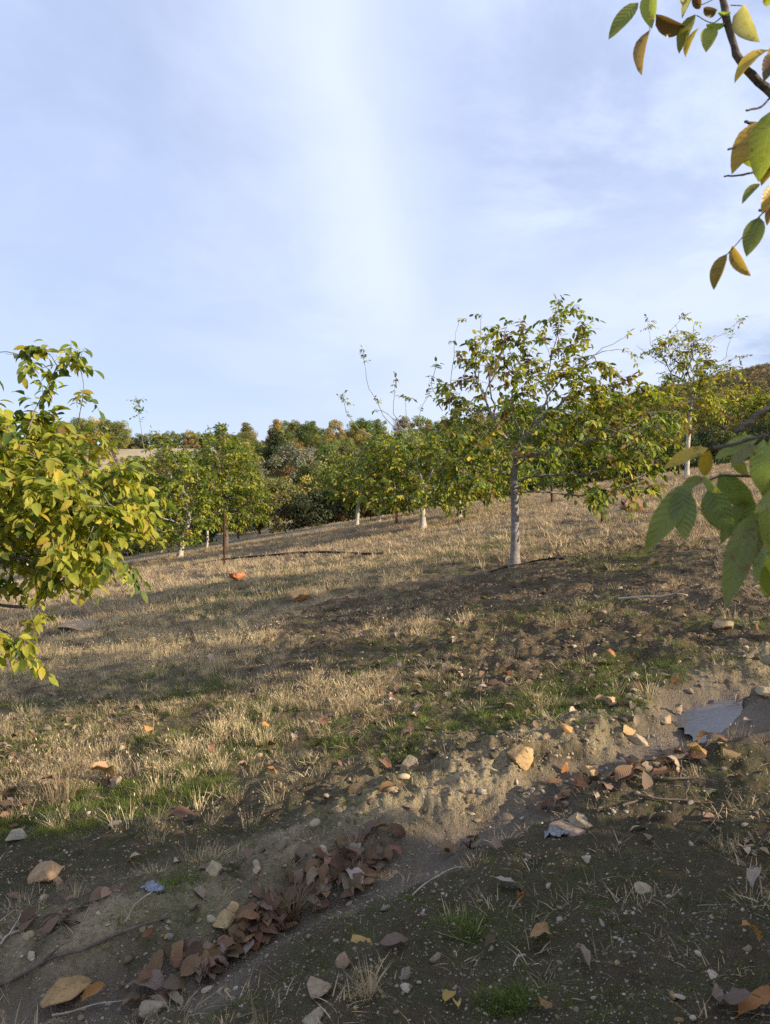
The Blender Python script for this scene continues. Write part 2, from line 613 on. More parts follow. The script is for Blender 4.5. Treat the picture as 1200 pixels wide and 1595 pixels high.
def bark_material(name, c1, c2, c3, scale=1.0):
    m, N, L = new_mat(name)
    tc = N.new('ShaderNodeTexCoord')
    mp = N.new('ShaderNodeMapping')
    mp.inputs['Scale'].default_value = (9 * scale, 9 * scale, 26 * scale)
    L.new(tc.outputs['Object'], mp.inputs[0])
    a = noise(N, L, mp.outputs[0], 1.0, 5, .6, .4)
    b = noise(N, L, tc.outputs['Object'], 6.0 * scale, 4, .6)
    g = noise(N, L, tc.outputs['Object'], 70.0 * scale, 3, .6)
    col = mixc(N, L, maprange(N, L, a, .35, .68), c1, c2)
    col = mixc(N, L, maprange(N, L, b, .52, .70), col, c3)
    col = mixc(N, L, mathn(N, L, 'MULTIPLY', maprange(N, L, g, .35, .7), .4), col, mixc(N, L, 1.0, col, (.55, .52, .5), 'MULTIPLY'))
    return finish(m, N, L, principled(N, L, col, .85, .2, mathn(N, L, 'ADD', a, g), .6, .01))


M_BARK = bark_material('grey_bark', (.20, .175, .16), (.32, .29, .27), (.46, .43, .40))
M_BARK_PALE = bark_material('whitewashed_bark', (.42, .36, .30), (.60, .54, .46), (.66, .62, .56))
M_BARK_DARK = bark_material('dark_bark', (.10, .075, .06), (.17, .135, .115), (.22, .19, .17), 2.0)
M_BARK_WOOD = bark_material('woodland_bark', (.12, .10, .08), (.20, .17, .14), (.26, .23, .2))


def ground_material():
    m, N, L = new_mat('soil')
    tc = N.new('ShaderNodeTexCoord')
    v = tc.outputs['Object']
    at = {}
    for k in ('straw', 'green', 'wet', 'field', 'ochre', 'near'):
        at[k] = nd(N, 'ShaderNodeAttribute', attribute_name=k).outputs['Fac']
    n1 = noise(N, L, v, 0.8, 5, .6)
    n2 = noise(N, L, v, 7.0, 5, .6)
    n3 = noise(N, L, v, 45.0, 4, .65)
    n4 = noise(N, L, v, 170.0, 3, .6)
    soil = mixc(N, L, maprange(N, L, n1, .35, .65), (.125, .084, .048), (.195, .140, .082))
    soil = mixc(N, L, maprange(N, L, n2, .38, .68), soil, (.095, .066, .038))
    soil = mixc(N, L, mathn(N, L, 'MULTIPLY', maprange(N, L, n3, .48, .64), .75), soil, (.28, .21, .13))
    soil = mixc(N, L, mathn(N, L, 'MULTIPLY', maprange(N, L, n4, .50, .62), .6), soil, (.060, .046, .034))
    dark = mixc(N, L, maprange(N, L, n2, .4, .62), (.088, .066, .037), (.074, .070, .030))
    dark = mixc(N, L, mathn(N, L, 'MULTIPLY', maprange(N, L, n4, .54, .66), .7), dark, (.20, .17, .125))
    soil = mixc(N, L, mathn(N, L, 'MULTIPLY', at['near'], .85), soil, dark)  # near soil: mossy brown, with the foreground shade also put into its colour
    oc = mathn(N, L, 'MULTIPLY', at['ochre'], maprange(N, L, n3, .25, .6, .5, 1))
    soil = mixc(N, L, oc, soil, mixc(N, L, n3, (.34, .27, .16), (.56, .44, .27)))  # ochre bank soil, lightened so its colour carries part of the sunlight
    straw = mixc(N, L, n3, (.115, .088, .058), (.33, .26, .175))  # dark thatch; shade of the gaps between tufts is in its colour
    base = mixc(N, L, mathn(N, L, 'MULTIPLY', at['straw'], maprange(N, L, n3, .35, .6, .35, 1)), soil, straw)
    gr = mixc(N, L, n3, (.055, .065, .022), (.12, .14, .045))
    base = mixc(N, L, mathn(N, L, 'MULTIPLY', at['green'], maprange(N, L, n3, .40, .58, .15, .9)), base, gr)
    base = mixc(N, L, at['field'], base, mixc(N, L, n1, (.40, .31, .19), (.52, .43, .28)))
    wet = mixc(N, L, n2, (.15, .11, .075), (.225, .17, .118))
    base = mixc(N, L, mathn(N, L, 'MULTIPLY', at['wet'], .85), base, wet)
    rough = mathn(N, L, 'MULTIPLY_ADD', at['wet'], -.45, c=.93)
    h = mathn(N, L, 'ADD', mathn(N, L, 'MULTIPLY', n3, 1.0), mathn(N, L, 'MULTIPLY', n4, .45))
    spec = mathn(N, L, 'MULTIPLY_ADD', at['wet'], .3, c=.15)
    return finish(m, N, L, principled(N, L, base, rough, spec, h, 1.0, .03))


def build_ground():
    r1 = np.exp(np.linspace(math.log(.9), math.log(36), 680))
    r2 = np.exp(np.linspace(math.log(36), math.log(1500), 190))[1:]
    R = np.concatenate([r1, r2])
    a1 = np.radians(np.linspace(-40, 40, 780))
    a2 = np.radians(np.linspace(40, 320, 120))[1:-1]
    A = np.concatenate([a1, a2])
    nr, na = len(R), len(A)
    RR, AA = np.meshgrid(R, A, indexing='ij')
    x, y = RR * np.sin(AA), RR * np.cos(AA)
    z = terr(x, y)
    v = np.stack([x, y, z], -1).reshape(-1, 3)
    v = np.concatenate([v, [[0, 0, float(terr(0., 0.))]]])
    i = np.arange(nr - 1)[:, None] * na
    j = np.arange(na)[None]
    k = (j + 1) % na
    q = np.stack([i + j, i + na + j, i + na + k, i + k], -1).reshape(-1, 4)[:, ::-1]
    j = np.arange(na)
    t = np.stack([np.full(na, nr * na), j, (j + 1) % na], -1)[:, ::-1]
    xv, yv = v[:, 0], v[:, 1]
    D = np.hypot(xv, yv)
    bare = blobmask(xv, yv, BARE)
    pat = fbm(xv, yv, .7, 4, 50)
    patf = fbm(xv, yv, 3.0, 3, 55)
    s = gully_sd(xv, yv)
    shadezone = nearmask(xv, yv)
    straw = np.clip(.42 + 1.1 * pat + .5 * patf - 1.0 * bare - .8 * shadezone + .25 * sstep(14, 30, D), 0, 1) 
    green = np.clip(blobmask(xv, yv, GREEN) * (.75 + 1.2 * patf) + np.clip(fbm(xv, yv, 1.3, 3, 58) - .12, 0, 1) * 1.2 * sstep(16, 8, D), 0, 1)
    wet = np.clip(wetmask(xv, yv) * 1.3 + blobmask(xv, yv, PUD_BLOB), 0, 1) * sstep(9, 7, D)
    th = np.degrees(np.arctan2(xv, yv))
    field = sstep(40, 46, D) * np.clip(1.1 + .6 * pat, 0, 1) * sstep(16, 8, np.abs(th + 14))
    field = np.maximum(field, .55 * sstep(45, 50, D))
    path = np.exp(-((D - 35.6 - .5 * np.sin(xv * .2)) / 1.3) ** 4) * sstep(0, -4, th)
    field = np.maximum(field, path)
    bank = np.exp(-((s - .36) / .28) ** 2) * sstep(7.5, 6, D) * np.clip(.75 + 1.2 * patf, 0, 1)
    bank = np.maximum(bank, blobmask(xv, yv, [(70, 1560, 90, 40, .9), (230, 1330 + 50, 60, 40, .5), (700, 1190, 170, 60, .7)]) * np.clip(.6 + 1.5 * patf, 0, 1))
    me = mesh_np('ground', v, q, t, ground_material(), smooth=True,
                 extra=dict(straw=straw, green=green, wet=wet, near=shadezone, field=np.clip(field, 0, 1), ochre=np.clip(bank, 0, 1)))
    tag(obj('ground', me), kind='structure')


build_ground()


def water():
    m, N, L = new_mat('puddle_water')
    tc = N.new('ShaderNodeTexCoord')
    mp = N.new('ShaderNodeMapping')
    mp.inputs['Scale'].default_value = (18, 45, 18)
    L.new(tc.outputs['Object'], mp.inputs[0])
    w = noise(N, L, mp.outputs[0], 1.0, 3, .5, .8)
    n = noise(N, L, tc.outputs['Object'], 14, 4, .6)
    col = mixc(N, L, n, (.13, .115, .10), (.20, .18, .165))
    finish(m, N, L, principled(N, L, col, .24, .6, w, .30, .012))
    for poly in PUDDLES:
        pts = np.array([P(*p)[:] for p in poly])
        c = pts.mean(0)
        n = 64
        # resample outline with a Catmull-like wobble and fill by rings
        idx = np.linspace(0, len(pts), n, endpoint=False)
        i0 = idx.astype(int)
        f = (idx - i0)[:, None]
        a, b = pts[i0 % len(pts)], pts[(i0 + 1) % len(pts)]
        ring = a * (1 - f) + b * f
        rad = 1 + .07 * np.sin(np.arange(n) * 1.9) + .05 * np.sin(np.arange(n) * .7 + 2)
        V = [np.array([[c[0], c[1]]])]
        for k in range(1, 9):
            V.append(c[:2] + (ring[:, :2] - c[:2]) * rad[:, None] * 1.2 * k / 8)
        xy = np.concatenate(V)
        pl = np.linalg.lstsq(np.c_[xy, np.ones(len(xy))], H0(xy[:, 0], xy[:, 1]), rcond=None)[0]
        z = np.c_[xy, np.ones(len(xy))] @ pl - .014
        q = []
        t = [(0, 1 + j, 1 + (j + 1) % n) for j in range(n)]
        for k in range(7):
            o = 1 + k * n
            for j in range(n):
                q.append((o + j, o + n + j, o + n + (j + 1) % n, o + (j + 1) % n))
        me = mesh_np('puddle', np.c_[xy, z], q, t, m, smooth=True)
        tag(obj('water', me), kind='structure')


water()

# ------------------------------------------------------------------ trees
PAL = {
    'green': np.array([(.085, .145, .022), (.12, .185, .028), (.165, .22, .035), (.075, .125, .022)]),
    'yellow': np.array([(.42, .34, .04), (.48, .38, .045), (.36, .33, .04)]),
    'lime': np.array([(.34, .36, .045), (.40, .39, .05), (.28, .32, .04)]),
    'brown': np.array([(.16, .085, .03), (.22, .13, .05), (.12, .06, .025)]),
}


def pick_cols(rng, n, mix):
    keys = list(mix)
    p = np.array([mix[k] for k in keys], float)
    which = rng.choice(len(keys), n, p=p / p.sum())
    out = np.zeros((n, 3))
    for i, k in enumerate(keys):
        m = which == i
        out[m] = PAL[k][rng.integers(0, len(PAL[k]), m.sum())]
    return out * rng.uniform(.8, 1.2, (n, 1))


def colonize(rng, trunk, attr, step=.12, infl=1.2, kill=.2, iters=160, tropism=(0, 0, .05)):
    nodes = [np.array(p, float) for p in trunk]
    par = [-1] + list(range(len(trunk) - 1))
    attr = np.array(attr, float)
    alive = np.ones(len(attr), bool)
    NP = np.array(nodes)
    st = max(1, int(len(trunk) * .6))
    d = np.linalg.norm(attr[:, None] - NP[None, st:], axis=2)
    near = d.argmin(1) + st
    nd_ = d.min(1)
    for it in range(iters):
        R = infl if it > 8 else 99
        act = alive & (nd_ < R)
        if not act.any():
            if alive.any() and it < iters - 1:
                act = alive & (nd_ < nd_[alive].min() * 1.3)
            else:
                break
        new, newp = [], []
        ids = near[act]
        A = attr[act]
        for k in np.unique(ids):
            base = nodes[k]
            dv = nrm(A[ids == k] - base).sum(0)
            dv = dv / max(np.linalg.norm(dv), 1e-6) + np.array(tropism) + rng.normal(0, .18, 3)
            if par[k] >= 0:
                pd = base - nodes[par[k]]
                dv = dv + .35 * pd / max(np.linalg.norm(pd), 1e-6)
            new.append(base + step * dv / np.linalg.norm(dv))
            newp.append(k)
        s0 = len(nodes)
        nodes += new
        par += newp
        NN = np.array(new)
        d = np.linalg.norm(attr[:, None] - NN[None], axis=2)
        j = d.argmin(1)
        dm = d.min(1)
        upd = dm < nd_
        near = np.where(upd, s0 + j, near)
        nd_ = np.where(upd, dm, nd_)
        alive &= nd_ > kill
        if not alive.any() or len(nodes) > 6000:
            break
    return np.array(nodes), np.array(par)


def chains_of(nodes, par, r):
    kids = [[] for _ in par]
    for i, p in enumerate(par):
        if p >= 0:
            kids[p].append(i)
    out, stack = [], [(0, None)]
    while stack:
        s, p = stack.pop()
        ch = [] if p is None else [p]
        i = s
        while True:
            ch.append(i)
            if not kids[i]:
                break
            ks = sorted(kids[i], key=lambda q: -r[q])
            for o in ks[1:]:
                stack.append((o, i))
            i = ks[0]
        out.append((ch, p is not None))
    return out, kids


def ellip(rng, n, c, r):
    v = rng.normal(size=(n, 3))
    v = nrm(v) * rng.uniform(0, 1, (n, 1)) ** (1 / 2.4)
    return np.array(c) + v * np.array(r)


def compound(S, rng, P0, dirs, scale, mix, k=2, pairs=(2, 3), droop=.5, density=1.0, wave=0, tip=True):
    """pinnate leaves: a thin rachis with pairs of leaflets and one at the tip"""
    n = len(P0)
    if n == 0:
        return
    R = nrm(dirs + rng.normal(0, .5, (n, 3)) + np.array((0, 0, .05)))
    up = np.array((0, 0, 1.0))
    side = nrm(np.cross(R, up) + 1e-3)
    Lr = scale * rng.uniform(1.4, 2.4, n)
    npair = rng.integers(pairs[0], pairs[1] + 1, n)
    base_col = pick_cols(rng, n, mix)
    for pi in range(pairs[1] + 1):
        m = npair >= pi
        frac = np.where(pi == npair, 1.0, (pi + .7) / (npair + .8))
        dr = droop * .6
        pos = P0 + R * (Lr * frac)[:, None] - up * (Lr * dr * frac ** 2)[:, None]
        for sgn in ((-1, 1) if True else ()):
            term = (pi == npair)
            if sgn == 1:
                mm = m & ~term
            else:
                mm = m
            mm = mm & (rng.uniform(size=n) < density)
            q = mm.sum()
            if q == 0:
                continue
            t_ = term[mm][:, None]
            dd = np.where(t_, R[mm] * 1.0, R[mm] * .45 + sgn * side[mm] * .9) + rng.normal(0, .28, (q, 3)) - up * droop * rng.uniform(.5, 1.7, (q, 1))
            nn = up[None] * 1.0 + rng.normal(0, .55, (q, 3)) + R[mm] * .5
            L = scale * rng.uniform(.7, 1.15, q) * np.where(term[mm], 1.2, .9 + .12 * pi)
            c = base_col[mm] * rng.uniform(.85, 1.15, (q, 1))
            sw = rng.uniform(size=q) < .2
            c[sw] = pick_cols(rng, sw.sum(), mix)
            leaves(S, pos[mm], dd, nn, L, L * rng.uniform(.42, .55, q), rng.uniform(.05, .55, q), rng.uniform(.1, 1.1, q), c, k, wave, rng, np.array((.30, .20, .05)) if tip else None)
    # rachis as a thin three-sided stalk
    t = np.linspace(0, 1, 3)
    pts = P0[:, None] + R[:, None] * (Lr[:, None] * t)[..., None] - up * (Lr[:, None] * droop * .6 * t ** 2)[..., None]
    w = scale * .022
    offs = [side * w, -side * w * .5 + up * w * .8, -side * w * .5 - up * w * .8]
    V = np.stack([pts + o[:, None] * np.array([1, .8, .4])[None, :, None] for o in offs], 2)
    V = V.reshape(n, 9, 3)
    q = []
    for a in range(2):
        for b in range(3):
            q.append((a * 3 + b, a * 3 + (b + 1) % 3, a * 3 + 3 + (b + 1) % 3, a * 3 + 3 + b))
    q = (np.array(q)[None] + np.arange(n)[:, None, None] * 9).reshape(-1, 4)
    S.add(V.reshape(-1, 3), q, None, (.20, .20, .06))


def walnut(name, base, trunk, blobs, seed, n_attr=500, rtrunk=.07, leaf=.10, mix=None, per=1.6, bark=None, k=2, step=.12, infl=1.2,
           kill=.2, leafless=0.0, label=None, group=None, droop=.5, do_cull=None, density=1.0, top_yellow=False, leafcap=None, shoots=(), mat=None,
           flare=1.6, exclude=None, min_r=.0035, wave=0, expo=2.3, pairs=(2, 3), mix_top=None):
    """all coordinates in metres relative to base; returns the thing (Empty with trunk, branches, crown)"""
    rng = np.random.default_rng(seed)
    mix = mix or {'green': 5, 'lime': 3, 'yellow': 1.2, 'brown': .4}
    bark = bark or M_BARK
    vol = np.array([b[3] * b[4] * b[5] for b in blobs])
    wgt = np.array([b[6] if len(b) > 6 else 1 for b in blobs])
    cnt = np.maximum(4, (n_attr * (vol ** .8 * wgt) / (vol ** .8 * wgt).sum())).astype(int)
    attr = np.concatenate([ellip(rng, c, b[:3], b[3:6]) for c, b in zip(cnt, blobs)])
    if exclude is not None:
        attr = attr[~exclude(attr)]
    # dense trunk polyline
    tp = np.array(trunk, float)
    seg = np.linalg.norm(np.diff(tp, axis=0), axis=1)
    s = np.concatenate([[0], np.cumsum(seg)])
    m = max(3, int(s[-1] / step))
    ss = np.linspace(0, s[-1], m + 1)
    tr = np.stack([np.interp(ss, s, tp[:, i]) for i in range(3)], -1)
    nodes, par = colonize(rng, tr, attr, step, infl, kill)
    ntr = len(tr)
    nk = np.bincount(par[par >= 0], minlength=len(par))
    r = np.zeros(len(nodes))
    for i in range(len(nodes) - 1, -1, -1):
        if nk[i] == 0:
            r[i] = min_r
        else:
            r[i] = r[i] ** (1 / expo)
        if par[i] >= 0:
            r[par[i]] += r[i] ** expo
    scale = rtrunk / r[min(ntr - 1, 3)]
    r = np.where(r > min_r * 1.01, min_r + (r - min_r) * scale, min_r)
    tt = np.linspace(0, 1, ntr)
    r[:ntr] = rtrunk * (1.0 - .22 * tt) * (1 + (flare - 1) * np.exp(-tt * s[-1] / .12))
    chs, kids = chains_of(nodes, par, r)
    # smooth
    sm = nodes.copy()
    for _ in range(2):
        new = sm.copy()
        for i in range(ntr, len(nodes)):
            if kids[i]:
                new[i] = .5 * sm[i] + .25 * sm[par[i]] + .25 * sm[kids[i]].mean(0)
        sm = new
    nodes = sm
    ST, SB, SL = Soup(), Soup(), Soup()
    for ch, attached in chs:
        pts = nodes[ch]
        rr = r[ch].copy()
        if attached:
            rr[0] = rr[1]
        if ch[0] == 0:
            nt = ntr
            tube(ST, pts[:nt], rr[:nt] * (1 + .03 * rng.normal(size=nt)), 14)
            if len(ch) > nt:
                tube(SB, pts[nt - 1:], rr[nt - 1:], 9)
        else:
            if len(ch) >= 2:
                tube(SB, pts, rr, 7 if rr[0] > .012 else 4)
    # leaves on thin wood
    tips = np.array([i for i in range(ntr, len(nodes)) if r[i] < min_r * 3.0])
    if len(tips):
        reps = rng.poisson(per, len(tips))
        term = np.array([len(kids[i]) == 0 for i in tips])
        reps = np.where(term, reps + 2, reps)
        keep = rng.uniform(size=len(tips)) > leafless
        reps = reps * keep
        idx = np.repeat(tips, reps)
        dirs = nodes[idx] - nodes[par[idx]]
        dirs = nrm(dirs)
        p0 = nodes[idx] + rng.normal(0, .012, (len(idx), 3))
        if do_cull is not None:
            kk = ~do_cull(p0)
            p0, dirs = p0[kk], dirs[kk]
        if mix_top:
            hi = p0[:, 2] + rng.normal(0, .3, len(p0)) > mix_top[1]
            compound(SL, rng, p0[hi], dirs[hi], leaf, mix_top[0], k, pairs, droop, density, wave)
            p0, dirs = p0[~hi], dirs[~hi]
        compound(SL, rng, p0, dirs, leaf, mix, k, pairs, droop, density, wave)
    # long bare shoots with a tuft at the tip: each (polyline, n_leaves)
    for poly, nl in shoots:
        poly = np.array(poly, float)
        pp = np.stack([np.interp(np.linspace(0, 1, 12), np.linspace(0, 1, len(poly)), poly[:, i]) for i in range(3)], -1)
        pp[1:-1] += rng.normal(0, .012, (10, 3))
        tube(SB, pp, np.linspace(min_r * 2.2, min_r * .9, 12), 4)
        if nl:
            w = np.clip(1 - rng.exponential(.16, nl), .45, 1)
            ps = np.stack([np.interp(w, np.linspace(0, 1, 12), pp[:, i]) for i in range(3)], -1)
            dv = nrm(pp[-1] - pp[-4])[None] + rng.normal(0, .8, (nl, 3))
            compound(SL, rng, ps, dv, leaf * .9, mix, k, pairs, droop, density, wave)
    root = empty(name, base)
    tag(root, label, 'tree', group)
    obj('trunk', ST.mesh('trunk', bark, True), root)
    mb = SB.mesh('branches', bark if bark is not M_BARK_PALE else M_BARK, True)
    if mb:
        obj('branches', mb, root)
    ml = SL.mesh('crown', mat or M_LEAF)
    if ml:
        obj('crown', ml, root)
    return root


def rel(base, px, py, D, dd=0.0):
    q = Q(px, py, D + dd)
    return q - np.array(base)


def copy_tree(o, parent=None):
    c = o.copy()
    link(c)
    if parent is not None:
        c.parent = parent
    for ch in o.children:
        copy_tree(ch, c)
    return c


GREENMIX = {'green': 6, 'lime': 3, 'yellow': .8, 'brown': .3}


def blobs_px(base, D, L):
    """(px,py,rx,ry,depth_offset_m,depth_radius_m[,w])"""
    out = []
    for b in L:
        px, py, rx, ry, dd, rd = b[:6]
        c = rel(base, px, py, D, 0)
        c[1] += dd
        out.append((c[0], c[1], c[2], rx / F * D, rd, ry / F * D) + tuple(b[6:]))
    return out


# --- the main tree
def main_tree():
    b = P(802, 880)
    D = b.y
    b = b - Vector((0, 0, .05))
    R = lambda px, py, dd=0: rel(b, px, py, D) + np.array((0, dd, 0))
    trunk = [(0, 0, 0), R(803, 830), R(802, 780), R(801, 735), R(803, 700)]
    blobs = blobs_px(b, D, [
        (800, 640, 80, 60, 0, 1.1), (760, 560, 50, 45, 0, .8), (860, 560, 60, 50, .1, .9), (885, 505, 32, 32, 0, .4, .8), (745, 520, 28, 26, 0, .3, .3),
        (725, 615, 42, 50, .2, .8, 1.3), (705, 685, 46, 48, -.1, .9, 1.4), (760, 715, 62, 40, -.2, 1.0, 1.4), (705, 745, 36, 32, 0, .6, 1.3), (900, 640, 70, 50, 0, 1.1),
        (960, 640, 60, 50, 0, 1.1, 1.2), (1015, 660, 50, 55, .1, .9, 1.3), (930, 700, 80, 52, -.2, 1.1, 1.3), (1000, 720, 50, 48, 0, .8, 1.3), (900, 755, 55, 38, -.1, .8, 1.2), (985, 745, 45, 34, -.1, .7, 1.0), (930, 778, 30, 18, -.2, .4, .6), (850, 690, 60, 40, -.3, .9),
        (930, 590, 50, 30, 0, .7), (815, 520, 25, 35, 0, .3, .6)])
    shoots = [([R(745, 600), R(748, 545), R(752, 488)], 3), ([R(700, 640), R(706, 560), R(716, 497)], 2), ([R(870, 560), R(868, 510), R(872, 470)], 4),
              ([R(905, 570), R(935, 545), R(975, 525)], 1), ([R(900, 560), R(950, 545), R(985, 548)], 3), ([R(690, 640), R(672, 600), R(680, 570)], 3),
              ([R(880, 560), R(905, 520), R(912, 492)], 3), ([R(800, 560), R(785, 520), R(790, 500)], 2)]
    return walnut('walnut_tree', b, trunk, blobs, 11, n_attr=1120, rtrunk=.070, leaf=.110, per=1.35, mix_top=({'green': 3, 'lime': 3, 'yellow': 2.6, 'brown': 2.2}, 2.55), flare=1.7, k=2, step=.13, infl=.9, kill=.17,
                  mix={'green': 7, 'lime': 2.6, 'yellow': 1.5, 'brown': 1.1}, shoots=shoots, droop=.55, leafless=.10,
                  label='young walnut tree with pale grey trunk standing alone in mid slope, thin yellowing top')


main_tree()


# --- the bright tree at the left edge, near
def left_tree():
    D = 5.3
    x0 = -3.25
    b = Vector((x0, D + .3, float(terr(x0, D + .3)) - .05))
    R = lambda px, py, dd=0: rel(b, px, py, D) + np.array((0, dd, 0))
    trunk = [(0, 0, 0), (0.02, 0, .4), (.06, 0, .75), (.1, -.05, 1.0)]
    blobs = blobs_px(b, D, [
        (10, 715, 80, 70, 0, .7), (80, 765, 90, 70, -.1, .7, 1.4), (150, 790, 75, 55, -.1, .55, 1.5), (140, 860, 70, 40, -.1, .5, 1.2), (30, 840, 90, 60, 0, .6, 1.1),
        (15, 665, 40, 28, 0, .4), (85, 560, 45, 14, 0, .2, 1.6), (120, 575, 22, 12, 0, .12, 1.6), (20, 545, 40, 16, 0, .2, 1.6), (142, 592, 12, 14, 0, .1, 2.0), (-90, 760, 100, 120, 0, .9, .8), (-70, 580, 50, 40, 0, .3),
        (25, 985, 38, 26, -.1, .2, 2.2), (45, 1005, 20, 14, -.1, .12, 1.6), (-60, 920, 60, 40, 0, .4, .8), (190, 740, 30, 35, 0, .3, 1.1), (185, 880, 35, 25, 0, .3, 1.2), (80, 900, 50, 22, 0, .3)])
    shoots = [([R(150, 740), R(200, 720), R(206, 690), R(212, 640)], 3)]
    return walnut('walnut_tree', b, trunk, blobs, 23, n_attr=1050, rtrunk=.05, leaf=.088, per=1.55, k=3, step=.085, infl=.7, kill=.105,
                  mix={'green': 2.2, 'lime': 6.5, 'yellow': 1.3, 'brown': .15}, droop=.6, do_cull=None, min_r=.003, shoots=[],
                  label='bright yellow green walnut tree whose leafy boughs fill the left edge')


left_tree()


# --- orchard trees behind the main one
def bare_trunk_tree(px, py, name_label, seed, crown, shoots=(), leafmix=None, bark=None, rt=.08, n_attr=420, leaf=.12, per=1.2, lean=0.0, k=1, fork=None, leafless=0.0, name='walnut_tree'):
    b = P(px, py)
    D = b.y
    b = b - Vector((0, 0, .06))
    R = lambda x, y, dd=0: rel(b, x, y, D) + np.array((0, dd, 0))
    top = fork or (px + lean, py - 60)
    trunk = [(0, 0, 0), R(px + (top[0] - px) * .3, py + (top[1] - py) * .5), R(*top)]
    sh = [([R(*q) for q in poly], n) for poly, n in shoots]
    return walnut(name, b, trunk, blobs_px(b, D, crown), seed, n_attr=n_attr, rtrunk=rt, leaf=leaf, per=per, k=k, step=.2, infl=1.6, kill=.26,
                  mix=leafmix or GREENMIX, bark=bark or M_BARK_PALE, shoots=sh, label=name_label, group=None, min_r=.007, leafless=leafless)


bare_trunk_tree(659, 824, 'walnut tree with whitewashed trunk and long bare shoots, left of the pale grey trunk', 31,
                [(640, 715, 80, 40, 0, 1.8, 1.3), (690, 730, 60, 50, 0, 1.6, 1.2), (600, 700, 45, 25, 0, 1.2), (640, 765, 90, 28, 0, 1.6, 1.8), (720, 745, 60, 40, .5, 1.5, 1.2), (590, 745, 40, 35, .3, 1), (655, 780, 50, 14, -.5, .8, 1)],
                shoots=[([(640, 690), (600, 650), (572, 600), (566, 545)], 6), ([(600, 690), (560, 670), (538, 640), (534, 612)], 7), ([(632, 680), (612, 640), (618, 590)], 5),
                        ([(645, 680), (633, 650), (632, 618)], 6), ([(640, 680), (600, 640), (583, 638)], 1), ([(650, 690), (655, 640), (668, 612)], 3)],
                leafmix={'green': 5, 'lime': 3, 'yellow': 1, 'brown': 1.2}, rt=.105, n_attr=720, leaf=.16, per=2.4)
bare_trunk_tree(556, 818, 'small walnut tree with slim pale trunk, left of the forked white trunk', 32,
                [(560, 745, 50, 38, 0, 1.6), (530, 750, 32, 32, 0, 1.3), (580, 725, 38, 34, 0, 1.4), (555, 775, 36, 14, 0, 1)], rt=.08, n_attr=460, leaf=.17, per=2.2, lean=8)
bare_trunk_tree(590, 812, 'small walnut tree on a white trunk forked low down, beside the dark thicket', 33,
                [(610, 748, 42, 36, 0, 1.6), (640, 775, 32, 20, 0, 1.2), (625, 722, 38, 30, 0, 1.5), (600, 776, 30, 12, 0, 1)], rt=.08, n_attr=420, leaf=.17, per=2.2, fork=(590, 792))
bare_trunk_tree(280, 868, 'walnut tree with a short leaning cream trunk, one tall shoot above the left boughs', 34,
                [(250, 790, 60, 60, 0, 2.0), (220, 750, 50, 45, 0, 1.8), (290, 760, 50, 50, 0, 1.8), (260, 720, 50, 35, 0, 1.6), (215, 825, 45, 25, 0, 1.5), (310, 805, 36, 36, 0, 1.3), (270, 830, 60, 14, -.6, 1.2, 1.6)],
                shoots=[([(240, 740), (225, 700), (218, 660), (214, 622)], 16), ([(240, 740), (232, 690), (236, 672)], 6)],
                rt=.11, n_attr=820, leaf=.17, per=2.4, lean=16)
bare_trunk_tree(352, 852, 'dense walnut tree right behind the dark rusty stake', 35,
                [(350, 750, 48, 50, 0, 1.7), (340, 700, 40, 34, 0, 1.4), (375, 730, 34, 45, 0, 1.3), (345, 795, 48, 28, 0, 1.5), (395, 780, 30, 40, 0, 1.2), (312, 735, 26, 34, 0, 1.1)],
                rt=.12, n_attr=620, leaf=.16, per=2.2, bark=M_BARK_DARK)
bare_trunk_tree(1070, 742, 'walnut tree at right with tall pale trunk and a thin, half bare top', 36,
                [(1080, 600, 42, 40, 0, 1.3), (1075, 560, 30, 25, 0, .9), (1035, 540, 28, 20, 0, .8, .6), (1085, 530, 24, 24, 0, .7, .6), (1110, 620, 34, 32, 0, 1.2), (1050, 625, 36, 30, 0, 1.1), (1120, 580, 24, 22, 0, .8, .7)],
                shoots=[([(1050, 580), (1015, 540), (1008, 495)], 7), ([(1045, 570), (1040, 520), (1068, 490)], 5), ([(1085, 560), (1110, 530), (1160, 495)], 5), ([(1090, 570), (1130, 560), (1145, 505)], 3),
                        ([(1040, 570), (1000, 545), (992, 538)], 0), ([(1060, 560), (1055, 510), (1050, 505)], 0), ([(1110, 590), (1140, 560), (1160, 552)], 3), ([(1080, 540), (1080, 510), (1083, 500)], 2)],
                leafmix={'green': 3, 'lime': 3, 'yellow': 2.2, 'brown': 1.4}, rt=.09, n_attr=560, leaf=.17, per=1.9, lean=4, fork=(1076, 640), leafless=.15)
bare_trunk_tree(1052, 726, 'low green walnut tree on a thin trunk, left of the tall half bare one', 37,
                [(1010, 650, 50, 45, 0, 1.6), (1040, 680, 34, 34, 0, 1.2), (985, 690, 40, 40, 0, 1.3), (1030, 615, 38, 25, 0, 1.2)], rt=.07, n_attr=420, leaf=.16, per=1.9, fork=(1050, 690))
bare_trunk_tree(1126, 706, 'yellowing walnut tree with thin pale trunk below the scrub hill', 38,
                [(1120, 640, 42, 22, 0, 1.8), (1150, 625, 40, 22, 0, 1.8), (1100, 655, 30, 18, 0, 1.4)], leafmix={'yellow': 5, 'lime': 2, 'brown': 2, 'green': 1}, rt=.13, n_attr=380, leaf=.2, per=2.0, fork=(1128, 672))
